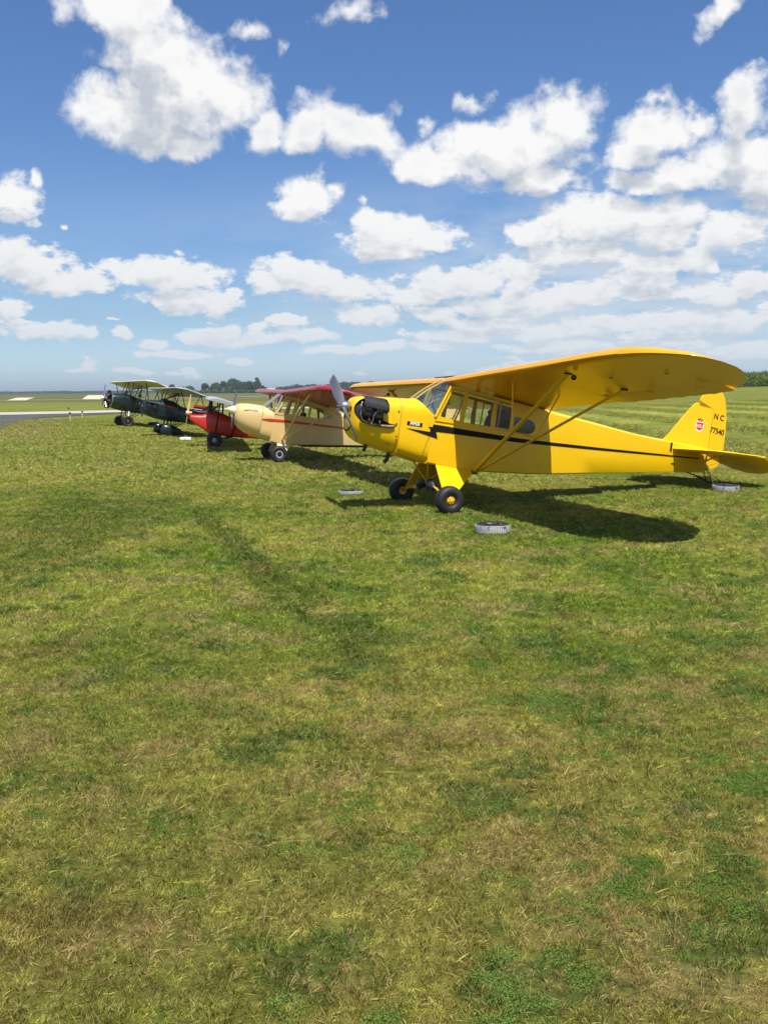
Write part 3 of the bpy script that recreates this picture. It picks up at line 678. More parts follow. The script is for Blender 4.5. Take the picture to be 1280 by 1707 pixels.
for sgn in (-1, 1):
    ys1 = [sgn * (.36 * k / 3) for k in range(3)] + [sgn * v for v in np.arange(.36, AIL0, .0775)] + [sgn * AIL0]
    w1 = wing_mb(ys1, fle, fte, zle, zte, .115, sag)
    ys2 = [sgn * v for v in np.arange(AIL0 + .006, AIL1, .0775)] + [sgn * AIL1]
    def zte2(y): return zle(y) + (zte(y) - zle(y)) * (HINGE - CLE) / (CTE - CLE)
    # front portion ahead of the aileron: same section, cut at the hinge line
    up, lo = airfoil(15, .115); rings = []
    SC = (HINGE - CLE) / (CTE - CLE)
    for y in ys2:
        r_ = []
        tk = sag(y); a, b_ = fle(y), CTE; ch = b_ - a; sc_ = (HINGE - a) / ch
        S = [q_[0] * sc_ for q_ in up]
        U = np.interp(S, [q_[0] for q_ in up], [q_[1] for q_ in up]); Lw = np.interp(S, [q_[0] for q_ in lo], [q_[1] for q_ in lo])
        for s_v, h in list(zip(S, U))[::-1] + list(zip(S, Lw)):
            r_.append((a + ch * s_v, y, zle(y) + (zte(y) - zle(y)) * s_v + h * ch * tk))
        rings.append(r_)
    w1.loft(rings)
    ys3 = [sgn * v for v in list(np.arange(AIL1 + .004, 5.2, .06)) + [5.22, 5.25, 5.28, 5.31, 5.335, 5.355, 5.375, 5.39, 5.403, 5.415, 5.425, 5.433, 5.438]]
    up3 = wing_mb(ys3, fle, fte, zle, zte, .115, ref=(CLE, CTE), sag=lambda y: 1.0 - .30 * max(0, (abs(y) - 4.6) / .8) - .5 * max(0, (abs(y) - 5.2) / .24) ** 2); w1.v, w1.f = w1.add(up3.v, up3.f).v, w1.f
    wg = pb(w1, 'wing', 'yellow_fab', smooth=32)
    # aileron
    rings = []
    for y in [sgn * v for v in np.arange(AIL0 + .015, AIL1 - .01, .12)] + [sgn * (AIL1 - .012)]:
        b_ = fte(y); zh = zle(y) + (zte(y) - zle(y)) * SC; zt_ = zte(y) - .012 + .006 * math.sin(y * 20)
        rings.append([(HINGE + .012, y, zh + .050), (HINGE + .1, y, zh + .046), ((HINGE + b_) / 2 + .05, y, (zh + zt_) / 2 + .026), (b_, y, zt_ + .004), (b_, y, zt_ - .003), ((HINGE + b_) / 2, y, (zh + zt_) / 2 - .008), (HINGE + .012, y, zh - .002)])
    al = pb(MB().loft(rings), 'aileron', 'yellow_fab', wg, smooth=30)
    hn = MB()
    for yy in (2.6, 3.5, 4.4): hn.box((HINGE - .01, sgn * yy, zle(sgn * yy) - .155), (.10, .02, .03))
    pb(hn, 'aileron_hinge', 'yellow_hub', wg)
    ic = MB()
    for (xx, yy) in ((2.0, 2.5), (2.05, 3.6), (2.15, 4.5)): ic.lathe([(.001, -.012), (.022, -.012), (.026, .0)], (xx, sgn * yy, zle(sgn * yy) - .085), (0, 0, 1), 10)
    pb(ic, 'inspection_ring', 'exhaust', wg)
    # lift struts
    def wz(x, y): return zle(y) + (zte(y) - zle(y)) * (x - CLE) / (CTE - CLE) - .012
    bt = Vector((2.0, sgn * .365, -.685)); tf = Vector((1.77, sgn * 3.1, wz(1.77, sgn * 3.1))); trr = Vector((2.57, sgn * 3.1, wz(2.57, sgn * 3.1)))
    pb(MB().tube([bt, tf], .034, 12, .5, updir=(0, 0, 1)), 'front_lift_strut', 'yellow')
    pb(MB().tube([bt + Vector((.03, 0, .0)), trr], .028, 12, .55), 'rear_lift_strut', 'yellow')
    pb(MB().box(bt + Vector((.0, 0, -.015)), (.09, .03, .05)).box(tf, (.10, .06, .03)).box(trr, (.08, .06, .03)), 'strut_fitting', 'baffle', bevel=.006)
    mf = bt.lerp(tf, .455); mr = bt.lerp(trr, .455)
    pb(MB().tube([mf, (1.80, sgn * 1.62, wz(1.8, sgn * 1.62))], .011, 8).tube([mr, (2.52, sgn * 1.62, wz(2.52, sgn * 1.62))], .011, 8).tube([mf, mr], .009, 8), 'jury_strut', 'yellow')
    ti = MB(); tp = tf + Vector((.0, -sgn * -.10, -.03))
    ti.lathe([(.012, -.014), (.030, -.014), (.034, .0), (.030, .014), (.012, .014), (.012, -.014)], tp + Vector((0, sgn * .04, -.025)), (0, 1, .2), 14)
    pb(ti, 'tie_down_ring', 'black')
# landing gear
WC = []
for sgn in (-1, 1):
    wc = Vector((1.40, sgn * .955, -1.128)); 
    gl = MB(); top1, top2 = Vector((1.38, sgn * .33, -.655)), Vector((2.0, sgn * .335, -.685)); bt = Vector((1.415, sgn * .80, -1.09))
    a0 = bt + Vector((-.03, 0, 0)); a1 = bt + Vector((.14, -sgn * .02, .03))
    nrm = Vector((0, sgn * .6, .8)).normalized() * .012
    q4 = [top1, top2, a1, a0]
    gl.loft([[p_ + nrm for p_ in q4], [p_ - nrm for p_ in q4]]); pb(gl, 'gear_leg', 'yellow', bevel=.006, smooth=30)
    pb(MB().tube([bt, wc], .022, 10), 'axle', 'steel')
    pb(MB().tube([(1.42, sgn * .05, -.93), bt], .016, 8), 'shock_strut', 'yellow_hub')
    pb(MB().tube([(1.28 + .0, sgn * .28, -.66), (1.42, sgn * .03, -.92)], .013, 8).tube([(1.60, sgn * .28, -.67), (1.42, sgn * .03, -.92)], .013, 8), 'cabane_vee', 'yellow_fab')
    pb(MB().tube([(1.42, sgn * .05, -.93), (1.42, sgn * .14, -.945), (1.42, sgn * .26, -.985), (1.42, sgn * .32, -1.01)], [.045, .075, .07, .035], 12), 'shock_cord_boot', 'baffle')
    pb(MB().tube([(1.44, sgn * .36, -1.0), (1.44, sgn * .52, -1.05)], .022, 8), 'shock_end', 'white')
    wh = make_wheel(cub, wc, .203, .20, .060, M['yellow_hub'], OFF, sgn)
    wh.name = 'main_wheel'
    if sgn > 0: pb(MB().lathe([(.085, -.072), (.10, -.085), (.108, -.075), (.10, -.06)], wc, (0, 1, 0), 28), 'brake_ring', 'tanrub', wh)
# tail surfaces
def tail_plate(outline, thick=.03):
    return plate(outline, (), thick)
fin_o = [(5.40, .20), (5.48, .27), (5.56, .36), (5.75, .63), (5.95, .885), (6.0, .92), (6.05, .925), (6.335, .865), (6.33, .18)]
vs, fs = tail_plate(fin_o, .035); fin = pb(MB().add(vs, fs), 'fin', 'yellow', bevel=.010, smooth=30)
rud_o = [(6.345, .10), (6.345, .85), (6.05, .94), (6.02, .955), (6.07, 1.05), (6.13, 1.13), (6.22, 1.185), (6.34, 1.20), (6.45, 1.17), (6.54, 1.08), (6.60, .93), (6.645, .75), (6.67, .5), (6.68, .25), (6.66, .05), (6.60, -.07), (6.50, -.13), (6.345, -.16)]
vs, fs = tail_plate(rud_o, .032)
ra = R(7.0); hx = 6.34
def rudT(v):
    x, y, z = v; dx = x - hx; return (hx + dx * math.cos(ra) - y * math.sin(ra), dx * math.sin(ra) + y * math.cos(ra), z)
rud = pb(MB().add([rudT(v) for v in vs], fs), 'rudder', 'yellow', bevel=.009, smooth=30)
def rud_text(body, size, cx, cz, rot, mat='black'):
    vs, fs = text_mesh(body, size, .003, bold=.0022); out = []
    for x, y, z in vs:
        xx = cx + x * math.cos(rot) - z * math.sin(rot); zz = cz + x * math.sin(rot) + z * math.cos(rot); out.append(rudT((xx, y - .0185, zz)))
    return pb(MB().add(out, fs), 'registration_lettering', mat, rud, recalc=False)
rud_text('N C', .13, 6.475, .735, R(-3)); rud_text('77540', .13, 6.475, .50, R(-3))
# emblem: generic white roundel, red shield with the word, small dark crest above
em = MB(); ring = arc_pts(6.10, .545, .085, .10, n=24); em.loft([[(x, y, z) for x, z in ring] for y in (-.0185, -.0215)]); emb = pb(em, 'emblem_disc', 'white', fin)
sh = MB(); ring = [(6.03, .60), (6.17, .60), (6.178, .55), (6.165, .50), (6.10, .465), (6.035, .50), (6.022, .55)]; sh.loft([[(x, y, z) for x, z in ring] for y in (-.022, -.0235)]); pb(sh, 'emblem_shield', 'redp', emb)
bx = MB(); bx.loft([[(x, y, z) for x, z in [(6.025, .518), (6.175, .518), (6.175, .572), (6.025, .572)]] for y in (-.024, -.0255)]); pb(bx, 'emblem_band', 'white', emb)
vs, fs = text_mesh('CUB', .062, .002, bold=.002); pb(MB().add([(6.10 + x, y - .0265, .546 + z) for x, y, z in vs], fs), 'emblem_word', 'redp', emb, recalc=False)
cr = MB(); ring = [(6.06, .61), (6.14, .61), (6.15, .66), (6.115, .65), (6.10, .68), (6.085, .65), (6.05, .665)]; cr.loft([[(x, y, z) for x, z in ring] for y in (-.0185, -.0215)]); pb(cr, 'emblem_crest', 'black', fin)
# maker's plate on the cowl side
vs, fs = text_mesh('PIPER', .066, .003, .15, .0015); pt = MB().add([(.965 + x, -(hw(.97) * 1.012 + .006) + y, -.118 + z) for x, y, z in vs], fs); 
pz = MB().box((.965, -(hw(.97) * 1.012 + .002), -.118), (.235, .004, .056)); plq = pb(pz, 'name_plaque', 'black'); pb(pt, 'name_lettering', 'white', plq, recalc=False)
# stabilizer and drooping elevators
ZS = .105
for sgn in (-1, 1):
    def Lx(y): y = abs(y); return 5.55 + .10 * (y / 1.4) + .62 * max(0, (y - .95) / .5) ** 2.6
    rings = []
    for y in [.07, .3, .6, .9, 1.1, 1.2, 1.3, 1.37, 1.42]:
        a = min(Lx(y), 6.22); b_ = 6.25; t_ = .016 * (1 if y < 1.3 else .7)
        rings.append([(a, sgn * y, ZS), (a + .03, sgn * y, ZS + t_), (b_, sgn * y, ZS + t_), (b_, sgn * y, ZS - t_), (a + .03, sgn * y, ZS - t_)])
    st = pb(MB().loft(rings), 'stabilizer', 'yellow', smooth=30)
    rings = []; dr = R(29)
    for y in [.09, .2, .35, .6, .85, 1.05, 1.2, 1.31, 1.385, 1.43, 1.455]:
        c = float(np.interp(y, [.09, .35, .6, .85, 1.05, 1.2, 1.31, 1.385, 1.43, 1.455], [.18, .40, .49, .50, .47, .41, .33, .23, .13, .03])); t_ = .015
        f = 1 if y < 1.3 else .8
        p_ = lambda d_, h: (6.262 + d_ * math.cos(dr) + h * math.sin(dr), sgn * y, ZS - d_ * math.sin(dr) + h * math.cos(dr))
        rings.append([p_(0, t_), p_(c * .8, t_ * .5), p_(c, 0), p_(c * .8, -t_ * .5), p_(0, -t_)])
    # the elevator tip wraps round ahead of the hinge
    e_ = MB().loft(rings); pb(e_, 'elevator', 'yellow', smooth=30)
    w_ = MB().tube([(6.2, sgn * .03, .62), (6.15, sgn * .95, ZS + .015)], .0022, 5).tube([(6.15, sgn * .95, ZS - .015), (6.2, sgn * .04, -.17)], .0022, 5)
    pb(w_, 'brace_wire', 'steel')
    hrn = MB().tube([(6.28, sgn * .10, ZS + .10), (6.27, sgn * .10, ZS - .12)], .010, 6).tube([(6.26, sgn * .1, -.02), (6.30, sgn * .3, ZS - .03)], .014, 6); pb(hrn, 'control_horn', 'yellow_hub')
sl = MB().box((5.52, -.145, .13), (.03, .012, .14)).box((5.60, -.128, -.14), (.07, .012, .02)); pb(sl, 'trim_slot', 'dark')
# tail wheel, spring and steering chains
tp_ = [(5.98, 0, -.235), (6.18, 0, -.27), (6.36, 0, -.33), (6.46, 0, -.36)]
pb(MB().tube(tp_, [.03, .026, .022, .018], 8, .35), 'tail_spring', 'black')
tw = Vector((6.50, 0.0, -.405)); twz = make_wheel(cub, tw, .075, .06, .03, M['engine'], OFF, -1, treads=2); twz.name = 'tail_wheel'
pb(MB().tube([(6.46, -.045, -.34), (6.50, -.045, -.405)], .010, 6).tube([(6.46, .045, -.34), (6.50, .045, -.405)], .010, 6), 'tail_wheel_fork', 'black')
for sgn in (-1, 1): pb(MB().tube([(6.36, sgn * .06, -.17), (6.42, sgn * .07, -.24), (6.45, sgn * .06, -.335)], .008, 6).tube([(6.36, sgn * .06, -.17), (6.35, sgn * .01, -.14)], .010, 6), 'steering_chain', 'black')

# ================================================================== generic placing for the other aeroplanes
def root_of(name, label, org, psi, th, group='vintage aircraft parked in a row'):
    mw = Matrix.Translation(Vector((org[0], org[1], org[2]))) @ Matrix.Rotation(R(psi), 4, 'Z') @ Matrix.Rotation(R(th), 4, 'Y')
    return empty(name, label, 'aeroplane', mw, group)
Z3 = (0, 0, 0)
def bb(mb, name, mat, parent, **k): return mb.build(name, M[mat], parent, Z3, **k)

# ------------------------------------------------------------------ cream high-wing with red wings
cr_ = root_of('light_aircraft', 'cream high-wing aircraft with red wings and red side stripe, beside the yellow aircraft', (-2.814, 24.057, tz(-2.8, 24)), 16, 11)
ST = [(-1.13, .17, .86, 1.20, 2.2), (-1.08, .25, .74, 1.245, 2.3), (-1.0, .31, .66, 1.27, 2.4), (-.84, .365, .575, 1.295, 2.6), (-.66, .39, .53, 1.305, 2.8), (-.5, .405, .50, 1.31, 2.9)]
cw = bb(MB().loft([ell(x, w, zb, zt, 40, p_, p_, 1.02) for x, w, zb, zt, p_ in ST]), 'cowling', 'cream', cr_, smooth=40)
bb(MB().loft([ell(-.5 + d, .408, .497, 1.313, 40, 2.9, 2.9, 1.02) for d in (0, .012)], False, False), 'panel_seam', 'exhaust', cr_)
for k in range(5): bb(MB().tube([(-.98 + .03 * k, -.335 - .004 * k, 1.13 + .012 * k), (-.62, -.385, 1.135 + .014 * k)], .006, 5), 'cowl_louvre', 'creamw', cw)
bb(MB().lathe([(.001, -.22), (.03, -.20), (.07, -.14), (.105, -.06), (.12, .0), (.12, .03)], (-1.13, 0, 1.07), (1, 0, 0), 24), 'spinner', 'creamw', cr_)
bb(MB().loft([[(-1.115 - .01, y, z) for y, z in arc_pts(s * .0, .93, .15, .05, n=16)] for s in (0,)] + [[(-1.0, y, z) for y, z in arc_pts(0, .93, .15, .05, n=16)]]), 'air_inlet', 'dark', cr_)
pr2 = blade(MB(), (-1.16, 0, 1.07), R(12), .45, .11, -1, .08); blade(pr2, (-1.16, 0, 1.07), R(192), .45, .11, -1, .08)
bb(pr2, 'propeller', 'alu', cr_)
def hc(x): return float(np.interp(x, [-.5, 0, 1.3, 2.5, 4, 5], [.408, .42, .42, .33, .17, .04]))
def zbc(x): return float(np.interp(x, [-.5, -.2, 0, .3, .6, 1.6, 2.5, 5.0], [.50, .455, .44, .455, .50, .66, .80, 1.20]))
bdy = MB()
bdy.loft([ell(x, hc(x) * 1.005, zbc(x), zt, 40, 2.9, 4.5, .98, fx) for x, zt, fx in ((-.492, 1.312, None), (-.35, 1.305, lambda z: -.35 - .1 * max(0, (z - 1.18) / .13)), (-.2, 1.30, lambda z: -.2 - .28 * max(0, min(1, (z - 1.18) / .12))))], True, False)
def rc(x, zl, zt=None):
    w, zb = hc(x), zbc(x); L = [(x, -w, zl), (x, -w * 1.02, (zl + zb) / 2 - .08), (x, -w * .96, zb + .03), (x, -w * .85, zb), (x, w * .85, zb), (x, w * .96, zb + .03), (x, w * 1.02, (zl + zb) / 2 - .08), (x, w, zl)]
    if zt is not None: L += [(x, w * .85, zl + .6 * (zt - zl)), (x, w * .4, zt), (x, -w * .4, zt), (x, -w * .85, zl + .6 * (zt - zl))]
    return L
bdy.loft([rc(x, 1.19) for x in (-.21, 0, .3, .6, .9, 1.2)], False, False, closed=False)
bdy.loft([rc(x, zl, zt) for x, zl, zt in ((1.2, 1.42, 1.52), (1.5, 1.40, 1.50), (2.0, 1.39, 1.47), (2.6, 1.38, 1.44), (3.4, 1.36, 1.41), (4.2, 1.36, 1.40), (4.9, 1.36, 1.39))])
bb(bdy, 'fuselage', 'cream', cr_, smooth=28)
bb(MB().loft([[(x, -hc(x) * .9, zbc(x) + .012), (x, hc(x) * .9, zbc(x) + .012), (x, hc(x) * .8, zbc(x) - .035), (x, -hc(x) * .8, zbc(x) - .035)] for x in (.62, .9, 1.6, 2.5, 3.4, 4.4)]), 'belly_strip', 'black', cr_)  # dark strip along the bottom of the fuselage
for sgn in (-1, 1):
    o_ = [(-.22, 1.16), (-.20, 1.21), (.02, 1.66), (.4, 1.64), (1.3, 1.53), (1.32, 1.16)]
    h_ = [[(.06, 1.21), (.22, 1.22), (.26, 1.56), (.14, 1.58)], [(.29, 1.22), (.62, 1.23), (.62, 1.52), (.33, 1.56)], [(.68, 1.23), (1.05, 1.24), (1.0, 1.47), (.68, 1.51)], [(1.10, 1.25), (1.24, 1.31), (1.22, 1.37), (1.08, 1.43)]]
    vs, fs = plate(o_, [[(-.14, 1.21), (.02, 1.21), (.09, 1.58), (.04, 1.60)]] + h_, .014); pnl = bb(MB().add([(x, y + sgn * .422, z) for x, y, z in vs], fs), 'side_panel', 'cream', cr_)
    for h1 in [[(-.14, 1.21), (.02, 1.21), (.09, 1.58), (.04, 1.60)]] + h_:
        vs, fs = plate(h1, (), .003); bb(MB().add([(x, y + sgn * .423, z) for x, y, z in vs], fs), 'window_pane', 'glass', pnl)
    mb = MB(); xs = np.linspace(-.49, 4.4, 26); vs = []
    for x in xs:
        zc = float(np.interp(x, [-.5, .15, 1.7, 4.4], [.975, 1.03, 1.12, 1.30])); w_ = float(np.interp(x, [-.5, -.42, .0, 1.7, 4.4], [.008, .036, .030, .018, .008]))
        for z in (zc + w_, zc - w_): vs.append((x, sgn * (hc(x) * 1.02 + .004), z))
    mb.add(vs, [(2 * i, 2 * i + 1, 2 * i + 3, 2 * i + 2) for i in range(len(xs) - 1)]); bb(mb, 'side_stripe', 'redstripe', cr_)
    # struts
    bt = (.09, sgn * .42, .555); wzc = lambda x, y: 1.685 + (.024 * -y if y < 0 else .012 * y) - .10 * (x + .11)
    for (x, nm) in ((.10, 'front_lift_strut'), (1.0, 'rear_lift_strut')): bb(MB().tube([bt, (x, sgn * 2.75, wzc(x, sgn * 2.75) - .02)], .028, 10, .5), nm, 'cream', cr_)
    bb(MB().tube([(.095, sgn * 1.6, 1.12), (.10, sgn * 1.6, wzc(.1, sgn * 1.6))], .010, 6), 'jury_strut', 'cream', cr_)
    a = [Vector((-.02, sgn * .36, .47)), Vector((.30, sgn * .36, .47)), Vector((.12, sgn * .66, .20)), Vector((-.02, sgn * .68, .19))]
    nn = Vector((0, sgn * .7, .7)) * .012; bb(MB().loft([[p_ + nn for p_ in a], [p_ - nn for p_ in a]]), 'gear_leg', 'creamw', cr_)
    bb(MB().tube([(.05, sgn * .05, .34), (.04, sgn * .66, .20)], .014, 6).tube([(.3, sgn * .36, .46), (.16, sgn * .66, .22)], .02, 6), 'axle_strut', 'creamw', cr_)
    wh = make_wheel(cr_, (0, sgn * .78, .205), .21, .18, .085, M['engine'], Z3, sgn, treads=3); wh.name = 'main_wheel'
    bb(MB().lathe([(.06, .088), (.088, .092), (.092, .084)], (0, sgn * .78, .205), (0, sgn, 0), 24), 'hub_rim', 'grey', wh)
    rings = []
    for y in (.05, .5, .9, 1.2, 1.35): c = .75 * math.sqrt(max(.02, 1 - (y / 1.42) ** 3)); rings.append([(4.15 + .1 * y, sgn * y, 1.40), (4.3, sgn * y, 1.42), (4.15 + .1 * y + c, sgn * y, 1.39), (4.3, sgn * y, 1.38)])
    bb(MB().loft(rings), 'tailplane', 'cream', cr_)
up_, lo_ = None, None
def cle(y): t = max(0, (abs(y) - 4.1) / .75); return -.11 + .55 * (1 - math.sqrt(max(0, 1 - min(1, t) ** 2)))
def cte(y): t = max(0, (abs(y) - 3.9) / .95); return 1.45 - .65 * (1 - math.sqrt(max(0, 1 - min(1, t) ** 2)))
for sgn in (-1, 1):
    ys = [sgn * v for v in list(np.arange(0, 4.1, .15)) + [4.2, 4.3, 4.45, 4.6, 4.7, 4.78, 4.83, 4.85]]
    bb(wing_mb(ys, cle, cte, lambda y: 1.70 + (.024 * -y if y < 0 else .012 * y), lambda y: 1.545 + (.026 * -y if y < 0 else .014 * y), .12, lambda y: 1.0 - .03 * abs(math.sin(y * 10))), 'wing', 'redwing', cr_)
w_ = MB(); NTt = 13
def wsc(t, f):
    y = .41 * t; b_ = Vector((-.2 - .26 * (1 - abs(t) ** 3), y, 1.20 + .09 * (1 - abs(t) ** 3))); return b_.lerp(Vector((-.09, y, 1.69 - .05 * t * t)), f)
w_.add([wsc(-1 + 2 * i / (NTt - 1), j / 4) for j in range(5) for i in range(NTt)], [(j * NTt + i, j * NTt + i + 1, (j + 1) * NTt + i + 1, (j + 1) * NTt + i) for j in range(4) for i in range(NTt - 1)])
wsm = bb(w_, 'windshield', 'glass', cr_)
bb(MB().tube([wsc(-.4, f / 4) for f in range(5)], .016, 6).tube([wsc(.4, f / 4) for f in range(5)], .016, 6).tube([wsc(-1, f / 4) for f in range(5)], .02, 6), 'windshield_frame', 'grey', wsm)
bb(MB().loft([ell(x, .3, .7, 1.33, 16, 3, 5, 1.0) for x in (.55, .62)]), 'seat_back', 'maroon', cr_)
vs, fs = plate([(3.95, 1.38), (4.1, 1.6), (4.22, 1.95), (4.38, 2.2), (4.50, 2.27), (4.62, 2.24), (4.74, 2.0), (4.85, 1.75), (4.90, 1.4), (4.9, 1.2), (4.72, 1.2)], (), .03)
bb(MB().add(vs, fs), 'fin_and_rudder', 'cream', cr_, bevel=.008)
bb(MB().tube([(4.62, -.02, 1.3), (4.60, -.02, 2.2)], .006, 5), 'rudder_hinge_line', 'exhaust', cr_)
bb(MB().tube([(4.6, 0, 1.22), (4.85, 0, 1.08), (4.95, 0, 1.0)], .02, 6).lathe([(.001, -.03), (.08, -.03), (.08, .03), (.001, .03)], (4.97, 0, .97), (0, 1, 0), 16), ('tail_spring', 'tail_wheel'), 'rubber', cr_)

# ------------------------------------------------------------------ red open-cockpit monoplane
rd = root_of('open_cockpit_aircraft', 'red open-cockpit monoplane with an upright wooden propeller, behind the cream one', (-5.45, 30.52, tz(-5.45, 30.5)), 10.5, 11)
rs = [(-.86, .20, .72, .86), (-.70, .24, .62, .90), (-.5, .27, .52, .94), (-.25, .29, .40, 1.08), (-.1, .30, .37, 1.12), (.1, .31, .37, 1.09), (.35, .31, .38, 1.02), (.6, .30, .40, 1.04), (1.2, .26, .46, .98), (2.2, .19, .60, .90), (3.4, .09, .78, .86), (4.1, .03, .85, .88)]
bb(MB().loft([ell(x, w, zb, zt, 24, 3, 7, zb + (zt - zb) * .55) for x, w, zb, zt in rs]), 'fuselage', 'red', rd, smooth=30)
bb(MB().loft([ell(x, .09, .80, .80 + h, 16, 3, 3) for x, h in ((-.9, .16), (-.78, .2), (-.74, .16))]), 'nose_block', 'red', rd)
pw = blade(MB(), (-.95, 0, .90), R(4), .60, .13, -1, .05, thick=.02); pl_ = blade(MB(), (-.95, 0, .90), R(184), .60, .018, 1, .05, thick=.008)
pw.add(pl_.v, pl_.f); pw.lathe([(.001, -.06), (.06, -.06), (.07, .0), (.07, .05)], (-.95, 0, .9), (1, 0, 0), 16); bb(pw, 'propeller', 'wood', rd)
en = MB().box((-.60, 0, .98), (.46, .22, .16)).box((-.58, 0, 1.12), (.40, .16, .08)); bb(en, 'engine_block', 'engine', rd, bevel=.01)
for k in range(6): bb(MB().tube([(-.80 + .075 * k, -.09, 1.10), (-.79 + .075 * k, -.15, 1.13), (-.77 + .075 * k, -.14, 1.19)], .015, 6), 'exhaust_stack', 'red', rd)
bb(MB().box((-.60, -.10, 1.19), (.46, .05, .035)), 'rocker_cover', 'red', rd, bevel=.01); bb(MB().tube([(-.78, -.13, 1.03), (-.60, -.15, 1.0), (-.36, -.14, 1.03)], .018, 6), 'exhaust_manifold', 'steel', rd)
bb(MB().box((-.30, 0, 1.24), (.10, .42, .40)), 'radiator', 'engine', rd, bevel=.02)
for k in range(7): bb(MB().box((-.354, 0, 1.08 + .053 * k), (.008, .38, .012)), 'radiator_fin', 'baffle', rd)
for sgn in (-1, 1):
    bb(MB().tube([(-.25, sgn * .28, 1.08), (-.25, sgn * .38, 1.46)], .018, 6).tube([(.12, sgn * .30, 1.06), (.08, sgn * .38, 1.42)], .018, 6).tube([(-.25, sgn * .28, 1.08), (.08, sgn * .38, 1.42)], .012, 6).tube([(.35, sgn * .3, 1.02), (.30, sgn * .38, 1.40)], .014, 6), 'cabane_strut', 'black', rd)
    bb(MB().tube([(.0, sgn * .30, .40), (-.05, sgn * 2.3, 1.44)], .02, 8, .5).tube([(.5, sgn * .30, .42), (.62, sgn * 2.3, 1.38)], .02, 8, .5), 'lift_strut', 'black', rd)
    bb(MB().tube([(-.17, sgn * .27, .40), (0, sgn * .62, .22)], .02, 8).tube([(.55, sgn * .27, .40), (.02, sgn * .62, .22)], .018, 8), 'gear_strut', 'black', rd)
    wh = make_wheel(rd, (0, sgn * .70, .225), .235, .15, .075, M['grey'], Z3, sgn, treads=3); wh.name = 'main_wheel'
    rings = []
    for y in (.05, .4, .8, 1.0): rings.append([(3.4 + .1 * y, sgn * y, .88), (3.6, sgn * y, .90), (4.25 - .2 * y, sgn * y, .88), (3.6, sgn * y, .86)])
    bb(MB().loft(rings), 'tailplane', 'red', rd)
wr = wing_mb(list(np.linspace(-4.0, 4.0, 33)), lambda y: -.48 + (.12 if abs(y) > 3.9 else 0), lambda y: .85 - (.15 if abs(y) > 3.9 else 0), lambda y: 1.46 + .0 * y, lambda y: 1.385, .10)
bb(wr, 'wing', 'grey', rd)
bb(MB().loft([[(.12, -.2, 1.06), (.12, .2, 1.06), (.18, .17, 1.20), (.18, -.17, 1.20)], [(.125, -.2, 1.06), (.125, .2, 1.06), (.185, .17, 1.20), (.185, -.17, 1.20)]]), 'windscreen', 'glass_d', rd)
bb(MB().loft([[(x, y, z) for x, z in arc_pts(.62, 1.06, .20, .13, 180, 360, 12)] for y in (-.318, .318)]), 'cockpit_opening', glass('blue_screen', (.2, .4, .5), .8, .6) and 'teal', rd)
for k in range(3): bb(MB().lathe([(.001, 0), (.05, .0), (.06, .03), (.001, .06)], (-.1 + .12 * k, -.05, 1.22), (-1, 0, 0), 12), 'instrument', 'steel', rd)
vs, fs = plate([(3.55, .88), (3.75, 1.25), (3.95, 1.4), (4.25, 1.38), (4.42, 1.1), (4.40, .8), (4.1, .76)], (), .03); bb(MB().add(vs, fs), 'fin_and_rudder', 'red', rd)
bb(MB().tube([(3.9, 0, .84), (4.15, 0, .72)], .02, 6).lathe([(.001, -.03), (.08, -.03), (.08, .03), (.001, .03)], (4.17, 0, .70), (0, 1, 0), 16), ('tail_spring', 'tail_wheel'), 'rubber', rd)

# ------------------------------------------------------------------ biplanes
def n_strut(mb, x0, x1, y, zb, zt, lean=.1, r=.016):
    mb.tube([(x0, y, zb(x0)), (x0 + lean, y, zt(x0 + lean))], r, 6); mb.tube([(x1, y, zb(x1)), (x1 + lean, y, zt(x1 + lean))], r, 6); mb.tube([(x0, y, zb(x0)), (x1 + lean, y, zt(x1 + lean))], r * .8, 6)
tl = root_of('biplane', 'teal biplane with silver upper wing and teal wheel spats, behind the red one', (-8.744, 38.32, tz(-8.7, 38.3)), 24, 12)
ts = [(-1.12, .20, .74, 1.20), (-1.02, .29, .66, 1.27), (-.85, .32, .62, 1.29), (-.55, .34, .58, 1.32), (-.2, .35, .57, 1.42), (.1, .35, .58, 1.40), (.4, .35, .61, 1.26), (1.0, .33, .68, 1.24), (1.5, .30, .76, 1.30), (2.2, .24, .86, 1.24), (3.4, .12, 1.0, 1.17), (4.2, .03, 1.08, 1.14)]
bb(MB().loft([ell(x, w, zb, zt, 28, 2.6, 4, zb + (zt - zb) * .5) for x, w, zb, zt in ts]), 'fuselage', 'teal', tl, smooth=40)
